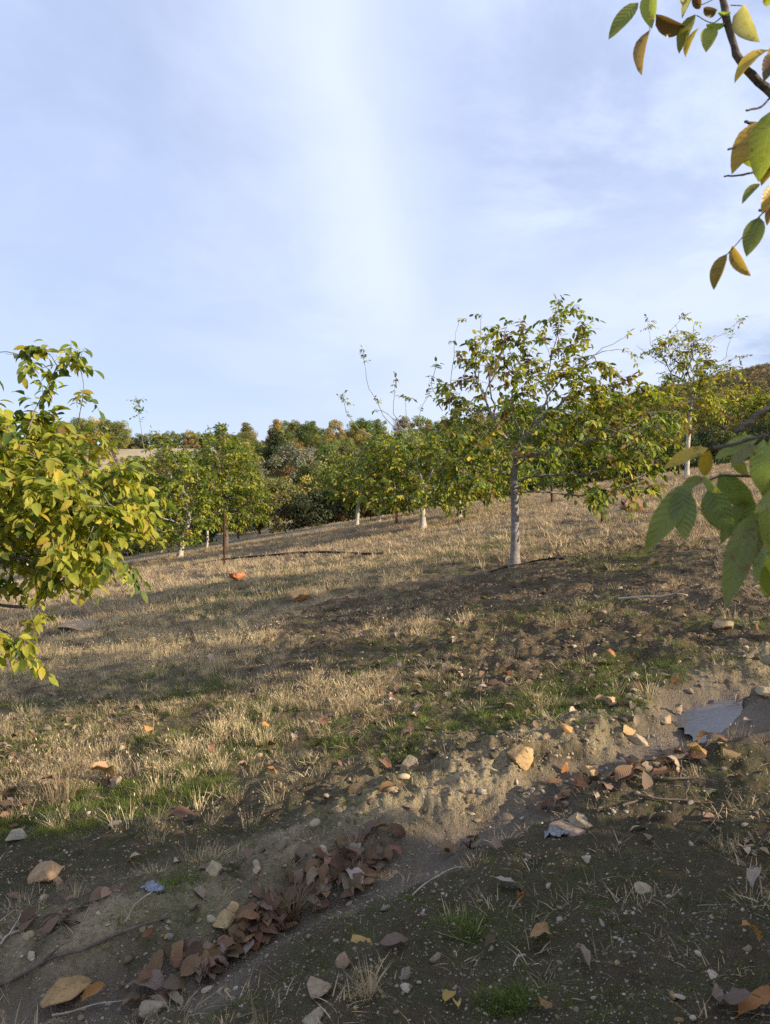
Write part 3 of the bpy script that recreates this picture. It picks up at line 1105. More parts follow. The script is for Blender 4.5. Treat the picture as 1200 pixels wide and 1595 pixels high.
bare_trunk_tree(1182, 702, 'bushy green walnut tree at the right edge below the scrub hill', 39,
                [(1190, 640, 40, 30, 0, 1.8), (1225, 630, 50, 35, 0, 1.8), (1180, 665, 34, 22, 0, 1.6), (1160, 670, 20, 16, 0, 1)], leafmix={'lime': 3, 'green': 4, 'yellow': 1.5}, rt=.12, n_attr=420, leaf=.2, per=2.2, bark=M_BARK_DARK, fork=(1184, 668))
bare_trunk_tree(716, 806, 'pale trunked walnut tree seen under the main tree, boughs hanging low', 40,
                [(740, 730, 60, 40, 0, 1.8), (700, 745, 40, 30, 0, 1.3), (780, 740, 50, 36, 0, 1.6)], rt=.09, n_attr=520, leaf=.17, per=1.9)
bare_trunk_tree(868, 757, 'dense walnut tree behind the right half of the main tree', 41,
                [(870, 680, 66, 48, 0, 2.2), (920, 670, 60, 46, 0, 2.2), (830, 695, 50, 40, 0, 1.8), (960, 690, 46, 44, 0, 1.8)], rt=.12, n_attr=700, leaf=.19, per=2.2, bark=M_BARK_DARK)

# --- trees to the right of the frame that throw the long shadows over the slope
def off_tree(x, y, seed, h, rad, label, lift=0.0):
    b = Vector((x, y, float(terr(x, y)) - .05))
    rng = np.random.default_rng(seed)
    blobs = [(0, 0, h * .62, rad, rad, h * .3, 2)]
    for i in range(5):
        a = rng.uniform(0, 6.28)
        blobs.append((math.cos(a) * rad * .7, math.sin(a) * rad * .7, h * rng.uniform(.4, .8), rad * .5, rad * .5, h * .16, 1))
    blobs.append((0, 0, h * .9, rad * .4, rad * .4, h * .12, .6))
    fr = lambda p: (np.abs(p[:, 0] + x) < (p[:, 1] + y) * .515)
    blobs = [(q[0], q[1], q[2] + lift) + tuple(q[3:]) for q in blobs]
    return walnut('walnut_tree', b, [(0, 0, 0), (.03, .02, h * .15), (0, 0, h * .3)], blobs, seed, n_attr=620, rtrunk=.08, leaf=.125, per=2.2, k=1, step=.14, infl=1.2, kill=.2,
                  mix={'green': 5, 'lime': 3, 'yellow': 1.6, 'brown': .6}, label=label, droop=.5, exclude=fr, do_cull=fr)


off_tree(6.9, 7.6, 51, 3.6, 1.7, 'walnut tree just outside the right edge, its shadow across the mid slope')
off_tree(5.2, 4.55, 52, 3.3, 1.25, 'smaller walnut tree outside the right edge, beside the puddle end of the gully', .55)


def near_tree():
    """the tree at the right of the camera: crown off frame, two leafy ends of boughs in view"""
    bx, by = 2.7, .75
    b = Vector((bx, by, float(terr(bx, by)) - .05))
    ba = np.array(b)
    fr = lambda p: (np.abs(p[:, 0] + bx) < (p[:, 1] + by) * .54 + .04) & (p[:, 1] + by > 0)
    blobs = [(.4, -.2, 1.7, 1.3, 1.3, .6, 2), (.8, -.5, 1.9, 1.4, 1.3, .6, 2), (-.3, -1.6, 1.9, 1.0, 1.0, .7, 1.5), (1.4, -.2, 1.7, 1.1, 1.1, .7, 1.3),
             (.6, .7, 1.6, .9, .7, .6, 1), (.2, -2.0, 1.8, 1.3, 1.0, .8, 1.3), (1.8, -1.6, 1.9, 1.3, 1.2, .9, 1.5)]
    blobs = [(q[0], q[1], q[2] - .2) + tuple(q[3:]) for q in blobs]
    root = walnut('walnut_tree', b, [(0, 0, 0), (-.03, 0, .5), (0, .02, 1.0), (.03, 0, 1.25)], blobs, 61, n_attr=900, rtrunk=.085, leaf=.115, per=1.7, k=1, step=.13, infl=1.2, kill=.19,
                  mix={'green': 4, 'lime': 3, 'yellow': 2, 'brown': 1}, droop=.5, exclude=fr, do_cull=fr,
                  label='walnut tree beside the viewer, leafy bough ends hanging in at the right edge')
    rng = np.random.default_rng(5)
    Cc = {'g': (.20, .225, .045), 'dg': (.155, .195, .055), 'lg': (.30, .36, .10), 'y': (.60, .42, .05), 'yg': (.32, .35, .05), 'br': (.13, .065, .03), 'yb': (.38, .24, .07),
          'cr': (.50, .43, .20), 'ol': (.20, .19, .045), 'oc': (.48, .30, .04)}

    def spray(specs, twigs, name):
        S, B = Soup(), Soup()
        for bx_, by_, tx, ty, w, D, c, tilt, fold, curl in specs:
            p0 = Q(bx_, by_, D) - ba
            p1 = Q(tx, ty, D + rng.uniform(-.03, .03)) - ba
            d = p1 - p0
            L = np.linalg.norm(d)
            if curl > 0.05:
                L = L * (curl / (2 * math.sin(curl / 2)))
            toc = nrm(np.array((0, 0, CAMZ)) - (p0 + ba))
            # roll the blade about its own axis; tilt 0 faces the camera
            dn = nrm(d)
            n0 = nrm(toc - dn * (toc @ dn))
            s0 = np.cross(dn, n0)
            nn = n0 * math.cos(tilt) + s0 * math.sin(tilt)
            w = w * (.84 if D < 1.2 else .92)
            W = w / F * D / max(.35, abs(math.cos(tilt))) / max(.5, math.cos(fold))
            # start direction turned back so that the curled blade still ends at the tip
            dd = dn * math.cos(curl / 2) + nn * math.sin(curl / 2)
            leaves(S, p0[None], dd[None], nn[None], L, W, fold, curl, np.array([Cc[c]]) * rng.uniform(.9, 1.1), 7, .012, rng, np.array(Cc['yb']) if c in ('y', 'lg', 'yg') else np.array(Cc['ol']))
        for pts, D, r0, r1, dark in twigs:
            pp = np.array([Q(x, y, D + dz) - ba for x, y, dz in pts])
            m = max(4, 4 * len(pp))
            t = np.linspace(0, 1, len(pp))
            tt = np.linspace(0, 1, m)
            sm = np.stack([np.interp(tt, t, pp[:, i]) for i in range(3)], -1)
            sm[1:-1] = (sm[:-2] + 2 * sm[1:-1] + sm[2:]) / 4
            sm[1:-1] += rng.normal(0, r0 * .18, (m - 2, 3))
            tube(B, sm, np.linspace(r0, r1, m) * rng.uniform(.88, 1.15, m), 8)
        e = obj(name, S.mesh(name, M_LEAF_NEAR, True), root)
        return e, obj('twig', B.mesh('twig', M_BARK_DARK, True), root)

    T = 1.6
    top = [
        (995, 4, 948, 62, 24, T, 'g', .5, .25, .6), (1012, -14, 1016, 45, 28, T, 'yg', .3, .5, .4), (1014, 45, 1000, 118, 19, T, 'yb', .9, .7, .25), (1022, 22, 1064, 40, 26, T, 'br', .4, .9, 1.3),
        (1084, -18, 1063, 30, 11, T, 'cr', 1.0, .4, .2), (1084, 22, 1058, 84, 21, T, 'ol', .7, .6, .2), (1090, 42, 1068, 90, 11, T, 'y', 1.0, .5, .3), (1086, -8, 1090, 14, 15, T, 'br', .2, .9, 1.2),
        (1096, 12, 1116, 18, 15, T, 'br', .3, .8, 1.3), (1108, 42, 1100, 82, 27, T, 'yg', .1, .5, .3), (1100, 38, 1133, 38, 13, T, 'lg', 1.0, .3, .3), (1118, 20, 1139, 19, 9, T, 'lg', 1.0, .3, .3),
        (1156, 10, 1184, 66, 32, T, 'cr', .5, .8, .3), (1200, 78, 1144, 130, 19, T, 'y', .9, .5, .7), (1214, 92, 1190, 128, 30, T, 'br', .4, .6, .9), (1072, -22, 1066, 12, 14, T, 'cr', .8, .5, .2),
        (1208, 168, 1182, 284, 50, 1.35, 'yg', .3, .3, .5), (1196, 190, 1140, 272, 40, 1.4, 'oc', .5, .5, .5), (1215, 225, 1186, 290, 38, 1.42, 'oc', .2, .6, .7), (1230, 170, 1205, 262, 60, 1.38, 'g', .3, .4, .4),
        (1183, 286, 1156, 318, 14, 1.4, 'g', .6, .4, .6), (1210, 296, 1186, 332, 26, 1.4, 'oc', .2, .8, .8), (1183, 338, 1163, 400, 33, 1.4, 'g', .1, .35, .35), (1141, 382, 1170, 430, 20, 1.4, 'yb', .5, .8, .4),
        (1133, 395, 1112, 452, 21, 1.4, 'yb', .4, .9, .25), (1225, 60, 1192, 100, 24, T, 'y', .2, .5, .5), (1205, 320, 1195, 352, 14, 1.4, 'yb', .3, .6, .6), (1200, -8, 1193, 10, 14, T, 'yg', .2, .5, .3),
        (1165, 205, 1172, 262, 30, 1.42, 'yg', .5, .5, .4)]
    topw = [([(1118, -40, 0), (1133, 40, 0), (1155, 100, 0), (1200, 145, 0), (1290, 190, .0), (1420, 300, .02)], T, .0062, .0105, 0), ([(1200, 152, 0), (1185, 168, 0), (1162, 172, 0)], T, .0025, .0018, 1),
            ([(1220, 185, 0), (1180, 192, 0), (1160, 190, 0)], T, .0035, .003, 1), ([(1178, 192, 0), (1166, 197, 0)], T, .003, .0022, 1), ([(1200, 215, 0), (1160, 226, 0), (1134, 233, 0)], 1.4, .003, .0018, 1),
            ([(1200, 262, 0), (1160, 272, 0), (1128, 275, 0)], 1.4, .0025, .0014, 1), ([(1200, 322, 0), (1184, 336, 0), (1155, 372, 0), (1133, 396, 0)], 1.4, .0015, .0009, 1),
            ([(1240, 100, 0), (1225, 200, 0), (1215, 290, 0), (1198, 325, 0), (1182, 328, 0)], 1.4, .0045, .0022, 1), ([(1133, 20, 0), (1110, 38, 0), (1085, 24, 0)], T, .0013, .0009, 1),
            ([(1125, -5, 0), (1095, -20, 0), (1030, -30, 0), (1012, -14, 0)], T, .0013, .001, 1), ([(1138, 8, 0), (1156, 9, 0)], T, .001, .001, 1), ([(1012, -16, 0), (1012, 45, .01)], T, .0008, .0006, 1),
            ([(1128, -10, 0), (1090, 10, 0), (1064, -14, 0)], T, .001, .0008, 1)]
    spray(top, topw, 'foliage')
    N_ = .95
    mid = [
        (1104, 698, 1033, 731, 24, N_, 'y', .6, .3, .5), (1106, 701, 1097, 742, 26, N_, 'oc', .3, .4, .4), (1184, 681, 1113, 716, 27, N_, 'lg', .5, .3, .8), (1178, 694, 1138, 730, 24, N_, 'ol', .4, .4, .7),
        (1078, 752, 1004, 862, 47, .93, 'g', .15, .35, .75), (1062, 757, 1067, 842, 47, .92, 'dg', -.1, .15, .25), (1100, 745, 1060, 762, 21, .94, 'g', .5, .3, .5), (1107, 754, 1142, 834, 46, .95, 'dg', .35, .35, .3),
        (1120, 737, 1176, 790, 46, .97, 'dg', .4, .3, .5), (1190, 684, 1186, 768, 40, .9, 'lg', .3, .3, .4), (1172, 800, 1130, 946, 50, .93, 'g', .1, .3, .35), (1178, 786, 1152, 872, 40, .95, 'g', .2, .4, .4),
        (1200, 796, 1162, 890, 34, .97, 'ol', .4, .4, .4), (1196, 848, 1178, 912, 18, .99, 'lg', .7, .4, .4), (1172, 868, 1150, 906, 16, .98, 'y', .5, .5, .3), (1102, 765, 1122, 826, 34, .98, 'ol', .4, .4, .3),
        (1205, 700, 1198, 790, 44, .93, 'g', .2, .3, .4), (1168, 775, 1122, 850, 30, .97, 'g', .4, .4, .5), (1215, 830, 1190, 930, 36, 1.0, 'yg', .4, .4, .3), (1225, 770, 1175, 800, 30, .92, 'g', .4, .3, .6),
        (1155, 850, 1146, 925, 26, .99, 'ol', .4, .4, .4), (1230, 660, 1196, 720, 30, .93, 'lg', .2, .3, .4),
        (1150, 745, 1186, 838, 34, .99, 'g', .3, .4, .5), (1198, 775, 1206, 868, 36, .93, 'yg', .3, .4, .4), (1130, 770, 1108, 800, 20, .99, 'yg', .5, .5, .5), (1192, 880, 1200, 930, 22, .97, 'g', .4, .4, .4),
        (1146, 700, 1166, 742, 22, .99, 'ol', .6, .5, .6), (1096, 742, 1124, 768, 16, .93, 'lg', .8, .4, .4)]
    midw = [([(1290, 610, 0), (1220, 632, 0), (1185, 644, 0), (1158, 664, 0), (1146, 674, 0)], N_, .0052, .0028, 1), ([(1100, 750, 0), (1125, 740, 0), (1170, 742, .02), (1230, 745, .05), (1330, 720, .1)], N_, .0012, .003, 1),
            ([(1078, 758, 0), (1100, 749, 0)], N_, .0009, .0009, 1), ([(1108, 696, 0), (1118, 698, 0), (1150, 690, 0), (1190, 678, 0), (1250, 690, .05)], N_, .0030, .0012, 1), ([(1180, 800, 0), (1200, 770, 0), (1215, 745, 0)], N_, .0012, .0016, 1),
            ([(1176, 694, 0), (1200, 690, 0)], N_, .001, .001, 1), ([(1172, 868, .03), (1190, 830, .03), (1210, 780, .03)], N_, .001, .0015, 1)]
    spray(mid, midw, 'foliage')
    # the limbs that carry the two bough ends, running back to the trunk outside the frame
    J, JL = Soup(), Soup()
    for a, m, r in ((Q(1420, 300, 1.62), np.array((1.9, 1.25, 2.0)), .0105), (Q(1290, 610, .95), np.array((1.5, .85, 1.72)), .0052), (Q(1240, 100, 1.4), np.array((1.15, 1.55, 2.3)), .0045), (Q(1330, 720, 1.05), np.array((1.3, .9, 1.6)), .003)):
        e = np.array((bx + .02, by, b.z + 1.22)) if r > .005 else (Q(1420, 300, 1.62) if m[2] > 2 else np.array((1.5, .85, 1.72)))
        pts = np.array([a, (a * .6 + m * .4) + (0, 0, .03), m, (m * .5 + e * .5) - (0, 0, .04), e]) - ba
        t = np.linspace(0, 1, 20)
        pp = np.stack([np.interp(t, np.linspace(0, 1, 5), pts[:, i]) for i in range(3)], -1)
        for _ in range(3):
            pp[1:-1] = (pp[:-2] + 2 * pp[1:-1] + pp[2:]) / 4
        tube(J, pp, np.linspace(r, r * 3 if r > .005 else r * 1.5, 20), 8)
        p0 = pp[rng.integers(3, 17, 14)] + rng.normal(0, .01, (14, 3))
        p0 = p0[(p0[:, 0] + bx) > .54 * (p0[:, 1] + by) + .34]
        compound(JL, rng, p0, rng.normal(0, 1, (len(p0), 3)), .11, {'green': 4, 'lime': 3, 'yellow': 2, 'brown': 1}, 2)
    obj('limb', J.mesh('limb', M_BARK_DARK, True), root)
    obj('foliage', JL.mesh('foliage', M_LEAF_NEAR), root)
    return root


near_tree()
off_tree(5.7, -.85, 53, 3.15, 1.9, 'tall walnut tree outside the frame at right whose shade covers the near ground')


# ------------------------------------------------------------------ woodland trees and shrubs on the slopes behind
def wood_proto(name, seed, h, w, nclump, nleaf, size, trunk_h=.15, shape='round', gap=0.0):
    """crown mesh of many leaf-sized faces gathered in clumps; trunk mesh with a few limbs"""
    rng = np.random.default_rng(seed)
    S, B = Soup(), Soup()
    cz = h * (trunk_h + (1 - trunk_h) * .5)
    rz = h * (1 - trunk_h) * .5
    c = []
    while len(c) < nclump:
        v = rng.normal(size=3)
        v = v / np.linalg.norm(v) * rng.uniform(.35, 1) ** .5
        zz = v[2]
        wr = w * .5
        if shape == 'cone':
            wr *= (1.15 - .75 * (zz + 1) / 2)
        elif shape == 'bush':
            wr *= (1.1 - .45 * (zz + 1) / 2)
        c.append((v[0] * wr, v[1] * wr, cz + zz * rz * rng.uniform(.85, 1.12)))
    c = np.array(c)
    cr = rng.uniform(.55, 1.25, nclump) * (w * .5) * .36
    tint = rng.uniform(.72, 1.28, (nclump, 1)) * (1 + rng.normal(0, .06, (nclump, 3)))
    ci = rng.integers(0, nclump, nleaf)
    v = nrm(rng.normal(size=(nleaf, 3))) * (rng.uniform(.3, 1, (nleaf, 1)) ** .5)
    pos = c[ci] + v * cr[ci][:, None] * np.array((1, 1, .8))
    pos[:, 2] = np.maximum(pos[:, 2], .03)
    outw = nrm(v + .3 * nrm(pos - np.array((0, 0, cz))))
    d = nrm(rng.normal(size=(nleaf, 3)) + np.array((0, 0, -.4)))
    nn = outw + rng.normal(0, .6, (nleaf, 3)) + np.array((0, 0, .3))
    L = size * rng.uniform(.7, 1.4, nleaf)
    col = tint[ci] * rng.uniform(.75, 1.25, (nleaf, 1))
    leaves(S, pos, d, nn, L, L * .7, .3, .5, col, 1)
    tr = [(0, 0, -.1), (rng.normal(0, .05), rng.normal(0, .05), h * .25), (rng.normal(0, .12), rng.normal(0, .12), h * .55)]
    tr = np.array(tr)
    t = np.linspace(0, 1, 8)
    pp = np.stack([np.interp(t, np.linspace(0, 1, 3), tr[:, i]) for i in range(3)], -1)
    tube(B, pp, np.linspace(h * .022, h * .010, 8), 6)
    for i in rng.choice(nclump, min(nclump, 14), replace=False):
        s = pp[rng.integers(2, 8)]
        e = c[i]
        m = (s + e) / 2 + rng.normal(0, .05 * h, 3)
        q = np.array([s, m, e])
        tt = np.linspace(0, 1, 6)
        q = np.stack([np.interp(tt, (0, .5, 1), q[:, k]) for k in range(3)], -1)
        tube(B, q, np.linspace(h * .009, h * .003, 6), 4)
    return S.mesh('crown', M_FAR), B.mesh('trunk', M_BARK_WOOD, True)


PROTO = {
    'round': [wood_proto('a', 101, 4.4, 3.8, 40, 6500, .15), wood_proto('b', 102, 4.8, 3.4, 34, 6000, .15)],
    'tall': [wood_proto('c', 103, 6.0, 3.2, 42, 7000, .16, .14), wood_proto('c2', 108, 5.6, 3.0, 30, 5200, .15, .2)],
    'bush': [wood_proto('d', 104, 2.6, 3.2, 30, 4500, .13, .02, 'bush'), wood_proto('e', 105, 3.2, 3.0, 26, 4200, .13, .04, 'bush')],
    'cone': [wood_proto('f', 106, 4.6, 2.8, 34, 6000, .13, .05, 'cone')],
    'thin': [wood_proto('g', 107, 3.8, 2.6, 26, 1500, .13, .12)],
}
WCOL = {
    'olive': ((.185,.195,.06), 'olive green', 0), 'green': ((.14,.17,.045), 'dull green', 0), 'dark': ((.062,.08,.035), 'dark green', 0),
    'gold': ((.32,.26,.075), 'golden olive', 0), 'brown': ((.27,.17,.07), 'rusty brown', 0), 'grey': ((.19,.165,.115), 'grey half bare', 0), 'red': ((.36,.10,.06), 'red', 0),
}


def wood_tree(kind, i, colour, x, y, s, rz, label=None, group=None, name=None, sink=.05, sz=1.0):
    cm, tm = PROTO[kind][i % len(PROTO[kind])]
    low = kind == 'bush'
    nm = name or ('shrub' if low else 'woodland_tree')
    if label is None:
        px = x / y * F + CX
        hz = [(95, 'behind the bright boughs at the left edge'), (215, 'left of the cream leaning trunk'), (300, 'just right of the cream leaning trunk'), (375, 'behind the dark rusty stake'), (445, 'beneath the dark cone shaped tree'),
              (520, 'in the middle of the wood'), (580, 'behind the slim pale trunk'), (680, 'behind the long bare shoots'), (800, 'behind the left half of the main tree'), (930, 'behind the right half of the main tree'),
              (1060, 'left of the half bare tree at right'), (1e9, 'below the scrub hill at right')]
        place = [t for e, t in hz if px < e][0]
        dep = 'front row' if y < 48 else 'lower slope' if y < 72 else 'mid slope' if y < 100 else 'upper slope' if y < 135 else 'skyline'
        shp = {'round': 'round tree', 'tall': 'tall tree', 'bush': 'low bush', 'cone': 'cone shaped tree', 'thin': 'thin small tree'}[kind]
        label = '%s %s, %s, %s' % (WCOL[colour][1].replace(',', ''), shp, dep, place)
    o = empty(nm, (x, y, float(H0(x, y)) - sink), rz)
    o.scale = (s, s, s * sz)
    c = WCOL[colour][0]
    tag(o, label, 'shrub' if low else 'tree',
        group or ('%s %s of the wood' % (WCOL[colour][1], 'bushes' if low else 'trees')))
    a = obj('crown', cm, o)
    rr = np.random.default_rng(int(abs(x * 1000)) % 99991)
    j = rr.uniform(.8, 1.2) * (1 + rr.normal(0, .05, 3))
    a.color = (c[0] * j[0], c[1] * j[1], c[2] * j[2], 1)
    b = obj('trunk', tm, o)
    return o


def build_wood():
    rng = np.random.default_rng(77)
    pts = []

    def add(kind, colour, px, D, s, **k):
        x, y = (px - CX) / F * D, D
        pts.append((x, y))
        wood_tree(kind, rng.integers(0, 2), colour, x, y, s, rng.uniform(0, 6.28), **k)
    # the wall of trees right behind the pale path
    front = [(150, 41, 'round', 'green', .85), (195, 42, 'tall', 'olive', .8), (225, 40.5, 'bush', 'dark', 1), (255, 43, 'round', 'green', .9), (300, 41, 'bush', 'green', 1.0), (330, 43, 'tall', 'green', .85),
             (372, 41.5, 'round', 'olive', .8), (405, 42.5, 'tall', 'olive', .75), (430, 41, 'bush', 'olive', 1.15), (462, 43, 'round', 'gold', .85), (485, 41, 'bush', 'dark', .9), (505, 42, 'bush', 'dark', 1.0),
             (520, 44, 'round', 'olive', .85), (545, 42, 'bush', 'brown', .9), (565, 41, 'bush', 'dark', 1.0), (590, 42, 'bush', 'dark', 1.1), (612, 43, 'bush', 'green', 1.1), (640, 42, 'bush', 'dark', 1.1),
             (670, 44, 'round', 'green', .8), (705, 42, 'bush', 'green', 1), (740, 44, 'round', 'olive', .8), (780, 43, 'bush', 'dark', 1.1), (815, 44, 'round', 'green', .8), (850, 43, 'bush', 'green', 1.1),
             (890, 44, 'round', 'green', .8), (930, 43, 'bush', 'green', 1.1), (965, 44, 'bush', 'olive', 1.1), (1000, 43, 'bush', 'dark', 1), (1040, 44, 'bush', 'green', 1.1), (1075, 43, 'bush', 'dark', .9),
             (1105, 44, 'bush', 'dark', 1.0), (1140, 43, 'bush', 'green', .9), (1170, 44, 'bush', 'dark', 1.0), (1205, 43, 'bush', 'dark', 1.0), (1240, 44, 'round', 'green', .9), (100, 42, 'round', 'green', .9),
             (50, 43, 'bush', 'green', 1.1), (5, 42, 'round', 'olive', .9), (-50, 43, 'round', 'green', .9), (-110, 43, 'tall', 'olive', .8), (1290, 45, 'round', 'olive', .9)]
    for px, D, k, c, s in front:
        s *= .80 if px < 330 else .9
        add(k, c, px, D + rng.uniform(-.4, .4), s * rng.uniform(.92, 1.08))
    # named individuals that stand out
    for q in range(15):
        add('round', ['olive', 'gold', 'olive', 'green'][q % 4], 196 + q * 11 + rng.uniform(-3, 3), 147 + rng.uniform(-1.5, 2), rng.uniform(.6, .85))
    for q in range(22):
        add('bush', ['olive', 'brown', 'olive', 'grey'][q % 4], 365 + q * 15 + rng.uniform(-4, 4), 148 + rng.uniform(-2, 2), rng.uniform(.6, .95))
    for px_, k_, c_, s_ in ((102, 'thin', 'grey', 1.25), (122, 'round', 'olive', 1.15), (150, 'round', 'gold', 1.2), (168, 'tall', 'olive', .85), (186, 'round', 'gold', .95), (80, 'round', 'olive', 1.0), (60, 'round', 'green', 1.1)):
        add(k_, c_, px_, 121 + rng.uniform(-1, 1), s_)
    add('tall', 'green', 342, 58, 1.2, label='tall green tree with uneven top above the dark rusty stake', group=None, name='woodland_tree')
    add('cone', 'dark', 430, 72, 1.25, label='dark green broad cone shaped tree against the sky near the middle')
    add('round', 'brown', 455, 66, .72, label='round orange brown tree below the dark cone shaped tree')
    add('thin', 'grey', 400, 66, 1.1, label='grey half bare tree left of the dark cone shaped tree')
    add('round', 'red', 139, 116, .55, label='small red leaved tree on the hill at far left')
    add('round', 'dark', 504, 148, .8, label='lone round dark tree standing up on the skyline')
    add('round', 'dark', 200, 150, .6, label='small dark tree on the skyline behind the tall shoot')
    add('bush', 'brown', 556, 42.6, 1.0, label='rusty red bush behind the slim pale trunk', name='shrub')
    # random fill up the hillside, leaving the dry field open
    tries = 0
    kinds = ['round', 'round', 'tall', 'bush', 'bush', 'round', 'round', 'cone', 'thin']
    cols = ['olive', 'olive', 'gold', 'green', 'olive', 'olive', 'green', 'grey', 'olive', 'olive', 'brown']
    n = 0
    while tries < 9000 and n < 270:
        tries += 1
        px = rng.uniform(-150, 1000)
        D = 46 + 104 * rng.uniform() ** 1.15
        if D > 108 and px < 440 and not (D > 142 or (px < 205 and D > 112 and D < 125 and px > 100)):
            continue
        if 94 < D < 147 and 210 < px < 330:
            continue
        if px > 840 and D > 60:
            continue
        x, y = (px - CX) / F * D, D
        if min((x - a) ** 2 + (y - b_) ** 2 for a, b_ in pts) < (2.2 if D < 80 else 2.6) ** 2:
            continue
        kind = kinds[rng.integers(len(kinds))]
        if px < 330 and D < 106:
            kind = 'bush'
        if D > 138:
            kind = ['bush', 'bush', 'round', 'thin'][rng.integers(4)]
        col = cols[rng.integers(len(cols))]
        s = rng.uniform(.75, 1.15) * (.8 if D > 138 else 1)
        hh = {'round': 4.6, 'tall': 5.8, 'bush': 2.9, 'cone': 4.6, 'thin': 3.8}[kind]
        top_y = np.interp(px, [200, 225, 330, 350, 480, 600, 700, 850], [722, 722, 715, 688, 690, 676, 650, 610]) if D < 106 else 640
        room = CAMZ + (CY - top_y) / F * D - float(H0(x, y))
        s = min(s, room / hh)
        if s < .35:
            continue
        add(kind, col, px, D, s)
        n += 1


build_wood()


# ------------------------------------------------------------------ stakes, pipes, fence
def rust_material(name, c1, c2):
    m, N, L = new_mat(name)
    tc = N.new('ShaderNodeTexCoord')
    n = noise(N, L, tc.outputs['Object'], 22, 5, .65)
    return finish(m, N, L, principled(N, L, mixc(N, L, maprange(N, L, n, .35, .65), c1, c2), .85, .25, n, .4, .004))


M_RUST = rust_material('rusty_steel', (.13, .040, .018), (.24, .085, .035))
M_RUSTD = rust_material('dark_rusty_steel', (.045, .022, .015), (.10, .045, .025))
M_WOODP = rust_material('pale_wood', (.40, .34, .27), (.58, .51, .42))
M_PIPE = rust_material('black_pipe', (.012, .012, .013), (.035, .034, .033))


def stake(name, px, py, ytop, w, mat, label, cat='stake', lean=0.0, seed=0):
    b = P(px, py)
    D = b.y
    h = (py - ytop) / F * D
    r = w / F * D * .5
    rng = np.random.default_rng(seed)
    S = Soup()
    z = np.linspace(-.15, h, 9)
    pts = np.stack([lean * z / max(h, .1) + rng.normal(0, r * .15, 9), rng.normal(0, r * .1, 9), z], -1)
    if mat in (M_RUST, M_RUSTD):     # angle iron: two thin flanges and a notched top
        for a, bb in (((r * 2, .003), 0), ((.003, r * 2), 1)):
            sx, sy = a
            V = []
            for p in pts:
                V += [(p[0] - r, p[1] - r, p[2]), (p[0] - r + sx, p[1] - r, p[2]), (p[0] - r + sx, p[1] - r + sy, p[2]), (p[0] - r, p[1] - r + sy, p[2])]
            q = []
            for i in range(8):
                for j in range(4):
                    q.append((i * 4 + j, i * 4 + (j + 1) % 4, i * 4 + 4 + (j + 1) % 4, i * 4 + 4 + j))
            q.append((32, 33, 34, 35))
            S.add(np.array(V) + (0, 0, bb * .004), q)
    else:
        tube(S, pts, r * np.linspace(1.1, .9, 9), 8)
    o = obj(name, S.mesh(name, mat, False), loc=b)
    return tag(o, label, cat)


stake('metal_stake', 350, 882, 800, 3.4, M_RUSTD, 'dark rusty angle iron stake in front of the dense walnut tree', seed=1)
stake('metal_stake', 60, 934, 850, 5.5, M_RUST, 'red rusted steel stake under the bright boughs at left', seed=2)
stake('metal_stake', 618, 816, 776, 4.5, M_RUST, 'red rusted stake between the forked white trunk and the whitewashed trunk', seed=3)
stake('metal_stake', 938, 816, 784, 3.5, M_RUSTD, 'short dark stake on the slope right of the main tree', seed=4)
stake('metal_stake', 860, 782, 755, 3.5, M_RUSTD, 'small dark stake near the crest just right of the main trunk', seed=5)
stake('wooden_stake', 323, 856, 826, 4, M_WOODP, 'thin pale wooden stake by the path, left of the dark stake', seed=6)
stake('wooden_stake', 43, 892, 866, 4, M_WOODP, 'thin pale wooden stake behind the boughs at far left', seed=7)
stake('metal_stake', 1058, 742, 700, 3, M_RUSTD, 'thin dark stake beside the tall pale trunk at right', seed=8)


def ground_line(name, pts, r, mat, label, cat, sides=6, lift=.6, seed=0, wob=.003, taper=True, branches=(), group=None, arch=None):
    """a stick, twig or pipe lying on the ground along photo pixels"""
    rng = np.random.default_rng(seed)
    w = np.array([P(*p)[:] for p in pts])
    m = max(6, 6 * len(pts))
    t = np.linspace(0, 1, len(w))
    tt = np.linspace(0, 1, m)
    q = np.stack([np.interp(tt, t, w[:, i]) for i in range(3)], -1)
    q[1:-1, :2] = (q[:-2, :2] + 2 * q[1:-1, :2] + q[2:, :2]) / 4
    q[:, :2] += rng.normal(0, wob, (m, 2))
    q[:, 2] = terr(q[:, 0], q[:, 1]) + r * lift
    for _ in range(5):
        q[1:-1] = (q[:-2] + q[1:-1] + q[2:]) / 3
    q[:, 2] += r * .8 + .004
    if arch:
        q[:, 2] += arch * np.sin(np.pi * tt)
    S = Soup()
    c = q[0].copy()
    tube(S, q - c, r * (np.linspace(1, .45, m) if taper else np.ones(m)) * rng.uniform(.9, 1.1, m), sides)
    for f, dx, dy, ln in branches:
        s = q[int(f * (m - 1))] - c
        bb = np.array([s + np.array((dx, dy, 0)) * ln * k / 5 + rng.normal(0, .004, 3) + (0, 0, .012 * k) for k in range(6)])
        tube(S, bb, np.linspace(r * .6, r * .25, 6), 5)
    o = obj(name, S.mesh(name, mat, True), loc=c)
    return tag(o, label, cat, group)


